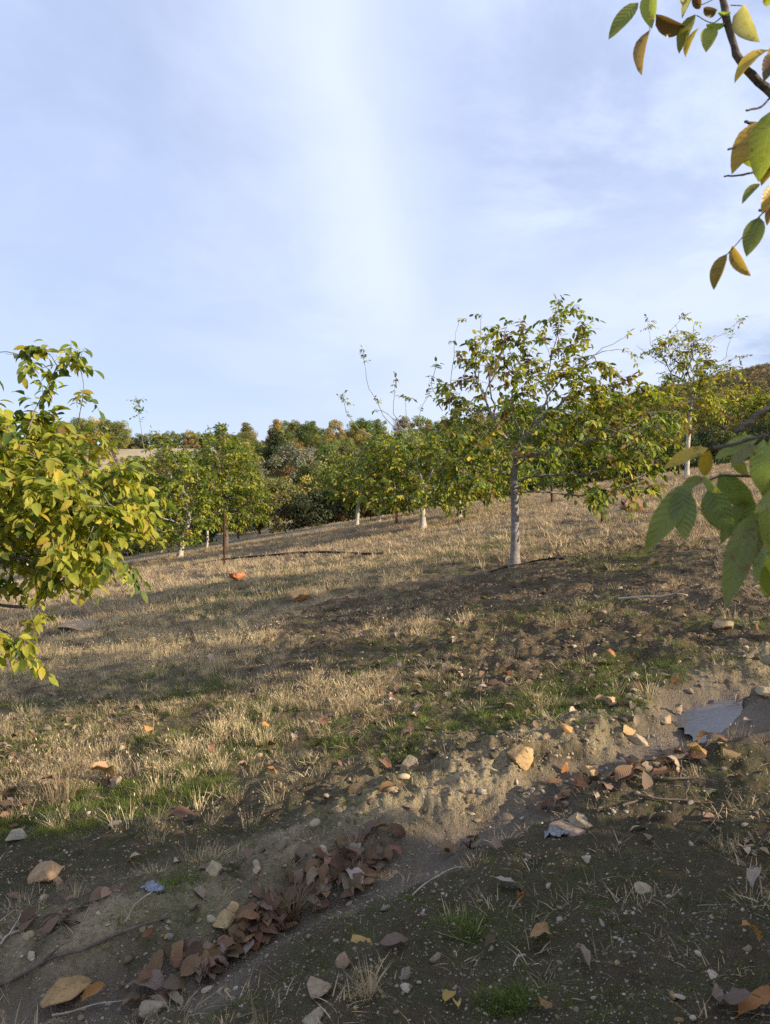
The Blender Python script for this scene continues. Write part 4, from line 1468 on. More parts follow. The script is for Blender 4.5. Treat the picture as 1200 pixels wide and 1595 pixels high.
ground_line('irrigation_pipe', [(300, 882), (350, 874), (430, 868), (520, 864), (596, 866)], .03, M_PIPE, 'black drip pipe running past the dark rusty stake', 'pipe', taper=False, arch=.03, seed=1)
ground_line('irrigation_pipe', [(0, 914), (60, 905), (110, 900), (160, 900)], .025, M_PIPE, 'black drip pipe under the bright boughs at far left', 'pipe', taper=False, seed=2)
ground_line('irrigation_pipe', [(765, 892), (800, 884), (830, 878), (880, 874)], .014, M_PIPE, 'black drip pipe round the foot of the main tree', 'pipe', taper=False, arch=.02, seed=3)
M_STICK = rust_material('dry_stick', (.34, .28, .21), (.48, .41, .32))
M_TWIG = rust_material('dark_twig', (.10, .075, .055), (.18, .14, .105))
ground_line('stick', [(965, 935), (1000, 939), (1035, 938), (1072, 933)], .016, M_STICK, 'long pale bent stick on the bare soil at right', 'stick', seed=4, arch=.02, branches=[(.8, .3, -.3, .25)])
ground_line('stick', [(-20, 1552), (60, 1518), (130, 1490), (200, 1462), (262, 1443)], .010, M_TWIG, 'long dark branch lying along the gully at bottom left', 'stick', seed=5, lift=1.0, branches=[(.3, .6, .3, .12)])
ground_line('twig', [(988, 1243), (1015, 1252), (1060, 1250), (1110, 1247)], .007, M_TWIG, 'dark twig with a side shoot beside the gully, right of centre', 'twig', seed=6, branches=[(.35, -.6, -.5, .12), (.7, .5, .5, .1)])
ground_line('twig', [(970, 1262), (1003, 1248)], .006, M_TWIG, 'short dark twig end beside the gully', 'twig', seed=7)
ground_line('twig', [(1125, 1250), (1126, 1275), (1108, 1303), (1080, 1322)], .0032, M_TWIG, 'curved thin twig on the shaded ground at right', 'twig', seed=8, arch=.03)
ground_line('twig', [(236, 1405), (210, 1430), (196, 1450)], .004, M_STICK, 'thin pale twig below the blue plastic scrap', 'twig', seed=9, arch=.02)
ground_line('twig', [(820, 1480), (806, 1495), (800, 1512)], .004, M_STICK, 'thin tan stalk of the curled tan leaf', 'twig', seed=10, arch=.01)
ground_line('twig', [(0, 1480), (14, 1462), (36, 1452)], .006, M_STICK, 'short pale forked twig at the left edge', 'twig', seed=11, branches=[(.5, .5, .6, .06)])
ground_line('twig', [(80, 1590), (140, 1575), (200, 1556)], .004, M_STICK, 'thin pale twig at the bottom edge, left', 'twig', seed=12, arch=.01)
ground_line('twig', [(640, 1405), (690, 1375), (730, 1350)], .003, M_STICK, 'thin straight stalk right of the leaf drift', 'twig', seed=13, arch=.02)
ground_line('stick', [(1010, 1215), (1040, 1222), (1085, 1216), (1120, 1225)], .008, M_TWIG, 'rough dark stick among the leaves at the right of the gully', 'stick', seed=14, branches=[(.5, .3, .6, .1)])


def wire_fence():
    m, N, L = new_mat('wire')
    finish(m, N, L, principled(N, L, (.22, .23, .22), .5, .5))
    w0, w1 = P(930, 752), P(1290, 700)
    a, b = np.array(w0), np.array(w1)
    a[1] += 2.4
    b[1] += 1.8
    ln = np.linalg.norm((b - a)[:2])
    h = 1.3
    n = int(ln / .10)
    r = .0045
    root = empty('wire_fence', a)
    tag(root, 'thin wire mesh fence on posts along the right end of the orchard', 'fence')
    S = Soup()
    d = (b - a)

    def pt(u, z):
        x, y = a[0] + d[0] * u, a[1] + d[1] * u
        return np.array((x - a[0], y - a[1], float(H0(x, y)) - a[2] + z))
    du = 1.0 / n
    k = int(h / .10)
    for i in range(-k, n):
        for s in (1, -1):
            p = []
            for j in (0, k):
                uu = (i + j) * du if s == 1 else (i + k - j) * du
                p.append((uu, j * .10))
            (u0, z0), (u1, z1) = p
            if min(u0, u1) < 0 or max(u0, u1) > 1:
                continue
            tube(S, [pt(u0, z0), pt((u0 + u1) / 2, (z0 + z1) / 2), pt(u1, z1)], r, 3, cap=False)
    obj('wire_mesh', S.mesh('wire_mesh', m), root)
    for u in np.linspace(0, 1, 6):
        S = Soup()
        p = pt(u, 0)
        tube(S, [p + (0, 0, -.2), p + (0, 0, h * .5), p + (0, 0, h + .1)], .03, 8)
        obj('post', S.mesh('post', M_WOODP), root)


wire_fence()


# ------------------------------------------------------------------ rocks and stones
def rock_material(name, c1, c2, c3):
    m, N, L = new_mat(name)
    tc = N.new('ShaderNodeTexCoord')
    oi = N.new('ShaderNodeObjectInfo')
    a = noise(N, L, tc.outputs['Object'], 14, 5, .6, .3)
    b = noise(N, L, tc.outputs['Object'], 60, 4, .65)
    col = mixc(N, L, maprange(N, L, a, .35, .65), c1, c2)
    col = mixc(N, L, mathn(N, L, 'MULTIPLY', maprange(N, L, b, .5, .66), .6), col, c3)
    col = mixc(N, L, 1.0, col, oi.outputs['Color'], 'MULTIPLY')
    return finish(m, N, L, principled(N, L, col, .9, .2, mathn(N, L, 'ADD', a, b), .6, .008))


M_ROCK = rock_material('stone', (.36, .30, .225), (.50, .43, .335), (.20, .155, .11))


def rock_mesh(seed, sub=3, cuts=9, dims=(1, .8, .6)):
    rng = np.random.default_rng(seed)
    import bmesh
    bm = bmesh.new()
    bmesh.ops.create_icosphere(bm, subdivisions=sub, radius=1)
    v = np.array([q.co[:] for q in bm.verts])
    for _ in range(cuts):
        n = nrm(rng.normal(size=3) * (1, 1, .8))
        d = rng.uniform(.36, .72)
        s = v @ n - d
        v = v - np.where(s > 0, s, 0)[:, None] * n
    v = v + .03 * np.stack([gn(v[:, 0] * 3 + k, v[:, 1] * 3 + v[:, 2] * 2, seed + k) for k in range(3)], -1) * 1.5
    v = v + .022 * np.stack([gn(v[:, 0] * 8 + k, v[:, 1] * 8 + v[:, 2] * 6, seed + 9 + k) for k in range(3)], -1) * (sub > 2)
    v = v / np.abs(v).max(0) * np.array(dims) * .5
    f = np.array([[x.index for x in q.verts] for q in bm.faces])
    bm.free()
    return mesh_np('stone', v, None, f, M_ROCK, smooth=False)


CLEAR = []


def rock(px, py, wpx, hpx, col, label, seed, name='rock', sink=.4, depth=.9):
    """py is the row of the stone's foot"""
    b = P(px, py - hpx * .25)
    w, h = wpx / F * b.y, hpx / F * b.y
    me = rock_mesh(seed, 4, 13, (w * 1.0, w * depth, h * 1.2))
    if py < 1010:
        sink = -.15
    o = obj(name, me, loc=(b.x, b.y, b.z + h * (.5 - sink)))
    CLEAR.append((b.x, b.y - w * .3, w * .75))
    o.rotation_euler = (0, 0, np.random.default_rng(seed).uniform(-.3, .3))
    o.color = (*col, 1)
    return tag(o, label, 'rock')


OCH, TAN, PALE, GREY, ORG = (1.05, .80, .48), (.92, .80, .66), (1.25, 1.22, 1.15), (.70, .70, .72), (1.15, .62, .30)
ROCKS = [
    (470, 941, 38, 20, (1.5, 1.05, .58), 'flat topped ochre rock in the grass at mid slope'), (368, 911, 30, 16, (1.2, .55, .30), 'orange red rock beyond the flat topped ochre rock'),  # flat rock's ochre is brightened to stand in for sunlight on it
    (985, 808, 42, 24, (.62, .42, .30), 'large brown rock on the slope right of the main tree'), (810, 1207, 46, 36, OCH, 'ochre block of rock on the sunny gully bank'),
    (884, 1148, 26, 20, (1.1, .75, .42), 'small orange tan rock above the ochre block'), (993, 1065, 34, 22, PALE, 'white stone in the green grass right of centre'),
    (983, 1084, 18, 10, (1.2, 1.05, .85), 'small cream stone just below the white stone'), (78, 1368, 56, 38, (.92, .72, .55), 'large tan rock at lower left on shaded ground'),
    (335, 1368, 28, 30, (.95, .90, .78), 'pale oval upright stone left of the leaf drift'), (500, 1340, 26, 20, (1.05, .95, .85), 'pale stone at the top of the leaf drift'),
    (92, 1556, 96, 24, (.86, .64, .38), 'broad ochre slab in the bottom left corner'), (48, 1497, 16, 18, (1.3, 1.25, 1.2), 'small white pebble at lower left'),
    (345, 1448, 44, 22, (.9, .75, .5), 'flat ochre stone above the lower leaf drift'), (362, 1432, 22, 20, (1.1, .88, .58), 'small ochre stone touching the flat one above the drift'),
    (538, 1505, 30, 28, (.75, .62, .5), 'brown grey stone right of the lower leaf drift'), (500, 1552, 42, 24, (.8, .70, .6), 'grey tan stone at the bottom beside the straw tuft'),
    (630, 1545, 20, 28, GREY, 'grey upright stone at the bottom middle'), (632, 1560, 16, 9, (1.1, 1.08, 1.05), 'tiny white pebble under the grey upright stone'),
    (1003, 1388, 30, 18, (.95, .88, .74), 'pale lumpy stone on the shaded ground at right'), (885, 1290, 60, 12, (.66, .58, .53), 'flat pale slab at the edge of the gully'),
    (908, 1280, 44, 12, (.70, .66, .55), 'flat grey green slab just above the pale one'), (640, 1218, 34, 26, (.9, .78, .6), 'low tan rock on the bank left of the ochre block'),
    (920, 1212, 44, 20, OCH, 'flat ochre rock on the gully edge right of centre'), (880, 1212, 14, 22, ORG, 'small bright orange stone on the gully edge'),
    (995, 1160, 34, 20, (.95, .85, .72), 'slanting pale flat stone above the gully at right'), (1188, 1086, 44, 16, (.9, .85, .75), 'flat pale stone by the puddle at the right edge'),
    (950, 1102, 20, 12, (.95, .8, .6), 'small tan stone at the head of the puddle'), (1130, 990, 44, 18, (.8, .7, .55), 'low brown rock on the bare soil at right'),
    (30, 1304, 30, 12, GREY, 'flat grey stone at the left edge'), (240, 1585, 46, 24, (.72, .68, .62), 'rounded grey stone at the bottom left'), (180, 1225, 24, 22, (.85, .78, .7), 'round grey stone among brown leaves at left'),
    (820, 1183, 22, 12, (1.0, .88, .7), 'small pale stone on top of the bank, behind the ochre block'), (560, 1245, 26, 20, (1.1, .75, .45), 'orange stone on the near edge of the bank'),
    (120, 985, 60, 14, (.85, .72, .6), 'low tan slab in the grass under the boughs at left'), (92, 1378 - 4, 20, 14, (.8, .6, .45), 'small brown stone tucked beside the large tan rock'),
    (490, 1598, 40, 26, (.8, .75, .65), 'round tan stone cut by the bottom edge'), (915, 1345, 16, 10, (.9, .88, .8), 'small pale chip in the shaded soil'), (1110, 1530, 16, 14, (1.15, 1.1, 1.05), 'tiny white chip near the bottom right leaves'),
    (1032, 1130, 24, 12, (.9, .78, .6), 'small flat stone beside the puddle, left'), (70, 1405, 12, 10, (1, .9, .75), 'tiny pale pebble under the large tan rock'), (400, 1362, 14, 12, (1, .92, .8), 'tiny cream pebble right of the pale oval stone')]
for i, (px, py, w, h, c, lab) in enumerate(ROCKS):
    rock(px, py, w, h, c, lab, 200 + i, depth=.9 if h > 14 else 1.3)

SMALL = [rock_mesh(300 + i, 2, 7, (1, .75, .55)) for i in range(6)]


def slope_rot(x, y, rz, tx=0.0, ty=0.0):
    e = .03
    gx = (float(H0(x + e, y)) - float(H0(x - e, y))) / (2 * e)
    gy = (float(H0(x, y + e)) - float(H0(x, y - e))) / (2 * e)
    n = Vector((-gx, -gy, 1)).normalized()
    q = Vector((0, 0, 1)).rotation_difference(n)
    return (q @ Euler((tx, ty, rz)).to_quaternion()).to_euler()


def small_stones():
    rng = np.random.default_rng(9)
    n = 0
    zones = [((0, 1200), (1250, 1595), 75, 'small stone in the shaded foreground soil', 'small stones in the shade'),
             ((620, 1130), (1110, 1280), 90, 'small stone on the sunny gully bank', 'small stones of the gully bank'),
             ((150, 420), (1440, 1560), 40, 'small stone in the gully bed', 'small stones of the gully bed'),
             ((300, 1200), (900, 1110), 40, 'small stone lying out on the grassy slope', 'small stones on the slope')]
    for (x0, x1), (y0, y1), k, lab, g in zones:
        for i in range(k):
            px, py = rng.uniform(x0, x1), rng.uniform(y0, y1)
            b = P(px, py)
            s = rng.lognormal(0, .4) * (.020 if y0 > 1100 else .04)
            s = min(s, .06)
            o = obj('stone', SMALL[rng.integers(6)], loc=(b.x, b.y, b.z + s * .12))
            o.scale = (s * rng.uniform(.8, 1.5), s, s * rng.uniform(.7, 1.1))
            o.rotation_euler = slope_rot(b.x, b.y, rng.uniform(0, 6.28))
            c = [OCH, TAN, TAN, PALE, GREY, (.8, .72, .62), (.8, .72, .62)][rng.integers(7)]
            j = rng.uniform(.7, 1.05)
            o.color = (c[0] * j, c[1] * j, c[2] * j, 1)
            cn = {OCH: 'ochre', TAN: 'tan', PALE: 'whitish', GREY: 'grey'}.get(c, 'brown grey')
            hs = 'left part' if px < x0 + (x1 - x0) / 3 else 'middle' if px < x0 + (x1 - x0) * 2 / 3 else 'right part'
            tag(o, '%s %s, %s' % (cn, lab, hs), 'stone', g)


small_stones()


# ------------------------------------------------------------------ fallen leaves
def dead_leaf_mesh(seed):
    rng = np.random.default_rng(seed)
    S = Soup()
    L, W = 1.0, rng.uniform(.48, .62)
    k = 7
    c = np.array([(1.0, 1.0, 1.0)])
    leaves(S, np.array([[-.5, 0, .02]]), np.array([[1.0, 0, rng.uniform(-.1, .5)]]), np.array([[0, rng.uniform(-.3, .3), 1.0]]), L, W, rng.uniform(-.3, 1.0), rng.uniform(.2, 1.9), c, k, .075, rng)
    v = np.concatenate(S.v)
    tw = rng.uniform(-.9, .9)
    a = tw * v[:, 0]
    y, z = v[:, 1].copy(), v[:, 2].copy()
    v[:, 1] = y * np.cos(a) - z * np.sin(a)
    v[:, 2] = y * np.sin(a) + z * np.cos(a)
    v[:, 2] += .09 * np.sin(v[:, 0] * 5 + seed) * v[:, 1] * 4
    v[:, 2] -= v[:, 2].min() + .01
    S.v = [v]
    # stalk
    st = v[0]
    tube(S, [st, st + (-.07, .01, .0), st + (-.15, .0, -.02)], .012, 4, (.9, .8, .6))
    return S.mesh('fallen_leaf', M_DEAD, True)


DL = [dead_leaf_mesh(400 + i) for i in range(14)]
DCOL = {'brown': (.185, .108, .060), 'greybrown': (.205, .145, .098), 'pale': (.33, .26, .195), 'tan': (.38, .24, .11), 'orange': (.42, .20, .07), 'yellow': (.48, .32, .10), 'dark': (.11, .068, .042), 'red': (.26, .135, .075)}


def dead_leaf(b, size, col, rz, rng, label, group=None, lift=0.0, tx=None, ty=None, k=None, flat=1.0):
    o = obj('fallen_leaf', DL[int(rng.integers(14)) if k is None else k], loc=(b[0], b[1], b[2] + lift + .004))
    s = size
    o.scale = (s, s * rng.uniform(.8, 1.2), s * rng.uniform(.7, 1.2) * flat)
    o.rotation_euler = slope_rot(b[0], b[1], rz, rng.normal(0, .22) if tx is None else tx, rng.normal(0, .22) if ty is None else ty)
    c = DCOL[col]
    j = rng.uniform(.65, 1.3)
    o.color = (c[0] * j, c[1] * j * rng.uniform(.92, 1.08), c[2] * j * rng.uniform(.85, 1.1), 1)
    return tag(o, label, 'leaf', group)


CN = {'brown': 'plain brown', 'greybrown': 'greyish brown', 'pale': 'pale', 'tan': 'tan', 'orange': 'orange', 'yellow': 'yellow', 'dark': 'dark brown', 'red': 'reddish'}


def fallen():
    rng = np.random.default_rng(12)
    # (label, group) made to tell the zones of the slope apart
    def zone(px, py):
        a = 'below the left boughs' if px < 250 else 'left of mid slope' if px < 480 else 'at mid slope' if px < 720 else 'below the main tree' if px < 960 else 'at far right'
        b_ = 'high up' if py < 990 else 'half way down' if py < 1110 else 'low down'
        return b_ + ' ' + a
    # the drift in the gully: two heaps
    def heap(path, n, wid, lab, g):
        w = np.array([P(*p)[:] for p in path])
        for i in range(n):
            t = rng.uniform(0, len(w) - 1.001)
            a = int(t)
            q = w[a] * (1 - (t - a)) + w[a + 1] * (t - a)
            d = rng.normal(0, wid)
            x, y = q[0] + d * .35 + rng.normal(0, .03), q[1] + d
            hh = .045 * math.exp(-(d / wid) ** 2) * rng.uniform(0, 1)
            z = float(terr(x, y))
            col = rng.choice(['brown', 'greybrown', 'brown', 'red', 'dark', 'greybrown', 'pale'], p=[.34, .22, .14, .06, .12, .09, .03])
            dead_leaf((x, y, z), rng.uniform(.08, .125), col, rng.uniform(0, 6.28), rng, CN[col] + ' ' + lab + (', low end', ', middle', ', top end')[min(2, int(3 * t / (len(w) - 1)))], CN[col] + ' ' + g, hh, rng.normal(0, .22), rng.normal(0, .22), flat=.72)
    heap([(230, 1545), (300, 1520), (355, 1490), (400, 1450), (440, 1410)], 105, .085, 'curled leaf in the lower left heap', 'dead leaves of the lower heap')
    heap([(470, 1400), (510, 1375), (560, 1350), (610, 1345)], 66, .075, 'curled leaf in the upper heap', 'dead leaves of the upper heap')
    heap([(700, 1330), (740, 1318)], 7, .02, 'wet leaf in the clump by the little puddle', 'dead leaves by the little puddle')
    heap([(860, 1245), (960, 1222), (1050, 1195), (1110, 1165)], 50, .10, 'small leaf in the litter along the upper gully', 'dead leaves of the upper gully')
    U = [(793, 1388, 50, 'pale', 0.2, 'pale mauve cupped leaf on the shaded soil, middle'), (812, 1415, 30, 'orange', 1.2, 'small orange folded leaf just below the pale mauve one'), (848, 1462, 54, 'tan', .5, 'curled tan leaf on a long stalk'),
         (912, 1495, 44, 'pale', 1.6, 'pale grey pointed leaf standing up with a notch at its foot'), (1172, 1334, 40, 'greybrown', 2.4, 'smooth grey brown leaf at the right edge'), (1183, 1385, 50, 'pale', .9, 'crumpled pale leaf at the right edge'),
         (1178, 1468, 36, 'orange', .2, 'orange tan oval leaf near the right edge'), (1180, 1572, 70, 'orange', .3, 'large orange brown ribbed leaf in the bottom right corner'), (1130, 1580, 70, 'greybrown', 2.6, 'large grey ribbed leaf left of the orange one in the corner'),
         (1118, 1562, 34, 'pale', .8, 'small pale leaf on top of the ribbed grey leaf'), (700, 1562, 26, 'yellow', 1.2, 'golden leaf at the bottom, upper of a pair'), (710, 1580, 30, 'yellow', 1.7, 'golden leaf at the bottom, lower of a pair'),
         (850, 1585, 24, 'tan', .9, 'small tan leaf at the bottom edge'), (578, 1490, 40, 'tan', .3, 'brown yellow leaf behind the straw tuft'), (615, 1480, 44, 'greybrown', .2, 'grey brown leaf right of the brown yellow one'),
         (235, 1475, 30, 'red', .7, 'single rust red leaf left of the heap'), (235, 1550, 60, 'greybrown', 0, 'broad grey brown leaf at the left tip of the heap'), (150, 1555, 40, 'orange', .6, 'rusty leaf on the ochre slab'),
         (290, 1280, 48, 'brown', .3, 'tented brown leaf casting a dark shadow, left'), (165, 1218, 44, 'tan', .6, 'tan leaf in the sunlit grass at left, right one of two'), (95, 1235, 46, 'red', .3, 'reddish leaf in the grass at left by the round stone'),
         (15, 1265, 60, 'brown', .1, 'brown leaves corner piece at the left edge'), (20, 1240, 44, 'greybrown', 1.4, 'grey brown leaf above the brown one at left edge'), (605, 1245, 34, 'brown', .6, 'brown leaf on the shaded side of the bank'),
         (555, 1240, 30, 'orange', 1.0, 'orange leaf at the foot of the bank'), (765, 1478, 30, 'dark', .9, 'dark shrivelled leaf on the shaded soil'), (1150, 1195, 34, 'tan', .1, 'tan leaf on the dry stubble at right'), (335, 1042, 26, 'pale', .2, 'pale leaf at the edge of the tall dry grass')]
    for i, (px, py, w, c, rz, lab) in enumerate(U):
        b = P(px, py)
        CLEAR.append((b.x, b.y - .02, .07))
        dead_leaf(b, max(.075, w * 1.1 / F * b.y), c, rz, rng, lab, None, .012, k=i % 14)
    # leaves scattered over the slope
    for i in range(60):
        py = rng.uniform(905, 1235)
        px = rng.uniform(-20, 1190)
        b = P(px, py)
        if b.y > 11:
            continue
        cl = rng.choice(['tan', 'orange', 'greybrown', 'brown', 'pale', 'red'])
        dead_leaf(b, rng.uniform(.07, .12), cl, rng.uniform(0, 6.28), rng, CN[cl] + ' dry leaf in the grass, ' + zone(px, py), 'dead leaves scattered on the slope', rng.uniform(.0, .03))


fallen()


def plastic():
    m, N, L = new_mat('plastic_film')
    tc = N.new('ShaderNodeTexCoord')
    n = noise(N, L, tc.outputs['Object'], 60, 3, .6)
    b = principled(N, L, mixc(N, L, n, (.13, .145, .20), (.28, .30, .39)), .25, .6, n, .5, .004)
    finish(m, N, L, b)
    for px, py, w, h, sd, lab, pale in ((238, 1392, 44, 24, 1, 'crumpled pale blue plastic scrap on the soil at lower left', 0), (868, 1300, 44, 22, 2, 'torn clear bluish plastic scrap left of the pale slab', 1)):
        rng = np.random.default_rng(sd)
        c = P(px, py)
        W, H = w / F * c.y, h / F * c.y * 1.8
        n_ = 15
        g = np.linspace(-.5, .5, n_)
        X, Y = np.meshgrid(g, g)
        x = (X + .12 * gn(X * 6, Y * 6, sd)) * W
        y = (Y + .12 * gn(X * 6, Y * 6, sd + 5)) * H
        z = .018 * np.abs(gn(X * 5, Y * 5, sd + 9)) * 2 + .012 * gn(X * 13, Y * 13, sd + 12) + .006
        wx, wy = x + c.x, y + c.y
        zz = terr(wx, wy) - c.z + np.maximum(z, .002)
        if pale:
            zz = zz * 1.0
        keep = (X ** 2 + Y ** 2 + .10 * gn(X * 7, Y * 7, sd + 20)) < .2
        v = np.stack([x, y, zz], -1).reshape(-1, 3)
        v2 = v - (0, 0, .001)
        q = []
        for i in range(n_ - 1):
            for j in range(n_ - 1):
                if keep[i, j] and keep[i + 1, j + 1]:
                    a = i * n_ + j
                    q.append((a, a + 1, a + n_ + 1, a + n_))
        if pale:
            m = m.copy()
            for nn in m.node_tree.nodes:
                if nn.type == 'MIX':
                    nn.inputs[6].default_value = (.12, .12, .118, 1)
                    nn.inputs[7].default_value = (.27, .275, .285, 1)
        o = obj('plastic_scrap', mesh_np('plastic_scrap', v, q, None, m, smooth=False), loc=c)
        tag(o, lab, 'plastic scrap')


plastic()


# ------------------------------------------------------------------ ground cover (stuff)
HIDDEN = bpy.data.collections.new('cover_sources')


def blade_tuft(seed, n, h, spread, w, lean, mat, c1, c2, segs=2, head=0.0):
    rng = np.random.default_rng(seed)
    a = rng.uniform(0, 6.28, n)
    r = spread * rng.uniform(0, 1, n) ** .7
    p = np.stack([r * np.cos(a), r * np.sin(a), np.full(n, -.008)], -1)
    az = a + rng.normal(0, .9, n)
    ln = lean * rng.uniform(.2, 1.3, n)
    d = np.stack([np.cos(az) * np.sin(ln), np.sin(az) * np.sin(ln), np.cos(ln)], -1)
    H = h * rng.uniform(.35, 1.15, n)
    S = Soup()
    t = rng.uniform(0, 1, (n, 1))
    c = (np.array(c1) * t + np.array(c2) * (1 - t)) * rng.uniform(.8, 1.15, (n, 1))
    side = np.stack([-np.sin(az), np.cos(az), np.zeros(n)], -1)
    side = nrm(side + rng.normal(0, .5, (n, 3)))
    curve = rng.uniform(.0, .9, n)[:, None]
    hor = np.stack([np.cos(az), np.sin(az), np.zeros(n)], -1)
    ww = (w * rng.uniform(.6, 1.3, n))[:, None]
    tt = [0, .5, 1]
    V = []
    for k, q in enumerate(tt):
        cen = p + d * H[:, None] * q + hor * H[:, None] * curve * q * q * .5 - np.array((0, 0, 1)) * H[:, None] * curve * q * q * .25
        if k < 2:
            V += [cen - side * ww * (1 - .3 * q), cen + side * ww * (1 - .3 * q)]
        else:
            V += [cen]
    V = np.stack(V, 1)
    q = (np.array([(0, 1, 3, 2)])[None] + np.arange(n)[:, None, None] * 5).reshape(-1, 4)
    tr = (np.array([(2, 3, 4)])[None] + np.arange(n)[:, None, None] * 5).reshape(-1, 3)
    S.add(V.reshape(-1, 3), q, tr, np.repeat(c, 5, 0))
    if head > 0:
        m = rng.uniform(size=n) < head
        tip = V[m, 4]
        k = m.sum()
        if k:
            leaves(S, tip - d[m] * .01, d[m] + rng.normal(0, .2, (k, 3)), side[m], np.full(k, h * .16), np.full(k, w * 5), .4, .3, c[m] * 1.1, 1)
    return S.mesh('tuft', mat)


def cover_material(name, trans=.25, rough=.8, vary=.35):
    m, N, L = new_mat(name)
    at = nd(N, 'ShaderNodeAttribute', attribute_name='leafcol')
    oi = N.new('ShaderNodeObjectInfo')
    v = mathn(N, L, 'MULTIPLY_ADD', oi.outputs['Random'], vary * 2, c=1 - vary)
    comb = N.new('ShaderNodeCombineXYZ')
    for i in range(3):
        L.new(v, comb.inputs[i])
    col = mixc(N, L, 1.0, at.outputs['Color'], comb.outputs[0], 'MULTIPLY')
    pr = principled(N, L, col, rough, .2)
    if trans:
        tr = N.new('ShaderNodeBsdfTranslucent')
        L.new(col, tr.inputs[0])
        mx = N.new('ShaderNodeMixShader')
        mx.inputs[0].default_value = trans
        L.new(pr, mx.inputs[1])
        L.new(tr.outputs[0], mx.inputs[2])
        pr = mx.outputs[0]
    return finish(m, N, L, pr)


M_STRAW = cover_material('dry_grass_blades', .3)
M_GRASS = cover_material('green_grass_blades', .35)
M_GRIT = cover_material('grit', 0, .9, .45)
M_LITTER = cover_material('litter', .1, .8, .4)


def scatter(name, protos, xy, z, rz, scale, tilt, label, cat):
    col = bpy.data.collections.new(name + '_source')
    for i, me in enumerate(protos):
        o = bpy.data.objects.new('source_%02d' % i, me)
        col.objects.link(o)
    n = len(xy)
    me = bpy.data.meshes.new(name)
    me.vertices.add(n)
    me.vertices.foreach_set('co', np.c_[xy, z].astype(np.float32).ravel())
    rot = np.c_[tilt, rz].astype(np.float32)
    a = me.attributes.new('rot', 'FLOAT_VECTOR', 'POINT')
    a.data.foreach_set('vector', rot.ravel())
    a = me.attributes.new('scl', 'FLOAT', 'POINT')
    a.data.foreach_set('value', np.asarray(scale, np.float32))
    a = me.attributes.new('idx', 'INT', 'POINT')
    a.data.foreach_set('value', np.random.default_rng(1).integers(0, len(protos), n).astype(np.int32))
    me.update()
    o = obj(name, me)
    g = bpy.data.node_groups.new(name, 'GeometryNodeTree')
    g.interface.new_socket('Geometry', in_out='INPUT', socket_type='NodeSocketGeometry')
    g.interface.new_socket('Geometry', in_out='OUTPUT', socket_type='NodeSocketGeometry')
    N, L = g.nodes, g.links
    gi, go = N.new('NodeGroupInput'), N.new('NodeGroupOutput')
    m2p = N.new('GeometryNodeMeshToPoints')
    ci = N.new('GeometryNodeCollectionInfo')
    ci.inputs['Collection'].default_value = col
    ci.inputs['Separate Children'].default_value = True
    ci.inputs['Reset Children'].default_value = True
    iop = N.new('GeometryNodeInstanceOnPoints')
    iop.inputs['Pick Instance'].default_value = True

    def na(nm, t):
        q = N.new('GeometryNodeInputNamedAttribute')
        q.data_type = t
        q.inputs[0].default_value = nm
        return q.outputs[0]
    L.new(gi.outputs[0], m2p.inputs['Mesh'])
    L.new(m2p.outputs[0], iop.inputs['Points'])
    L.new(ci.outputs[0], iop.inputs['Instance'])
    L.new(na('idx', 'INT'), iop.inputs['Instance Index'])
    L.new(na('rot', 'FLOAT_VECTOR'), iop.inputs['Rotation'])
    L.new(na('scl', 'FLOAT'), iop.inputs['Scale'])
    L.new(iop.outputs[0], go.inputs[0])
    md = o.modifiers.new('scatter', 'NODES')
    md.node_group = g
    return tag(o, label, cat, kind='stuff')


def polar_points(rng, n, r0, r1, power=0.0, amax=38):
    """density falls off with distance; power 0 is even per log distance"""
    u = rng.uniform(size=n)
    if power == 0:
        r = r0 * (r1 / r0) ** u
    else:
        r = (r0 ** power + u * (r1 ** power - r0 ** power)) ** (1 / power)
    a = np.radians(rng.uniform(-amax, amax, n))
    return np.stack([r * np.sin(a), r * np.cos(a)], -1)


def clear_of(xy):
    ok = np.ones(len(xy), bool)
    for x, y, r in CLEAR:
        ok &= (xy[:, 0] - x) ** 2 + (xy[:, 1] - y) ** 2 > r * r
    return ok


def place(rng, xy, smin, smax, tilt=.12):
    z = terr(xy[:, 0], xy[:, 1])
    n = len(xy)
    return z, rng.uniform(0, 6.28, n), rng.uniform(smin, smax, n), rng.normal(0, tilt, (n, 2))


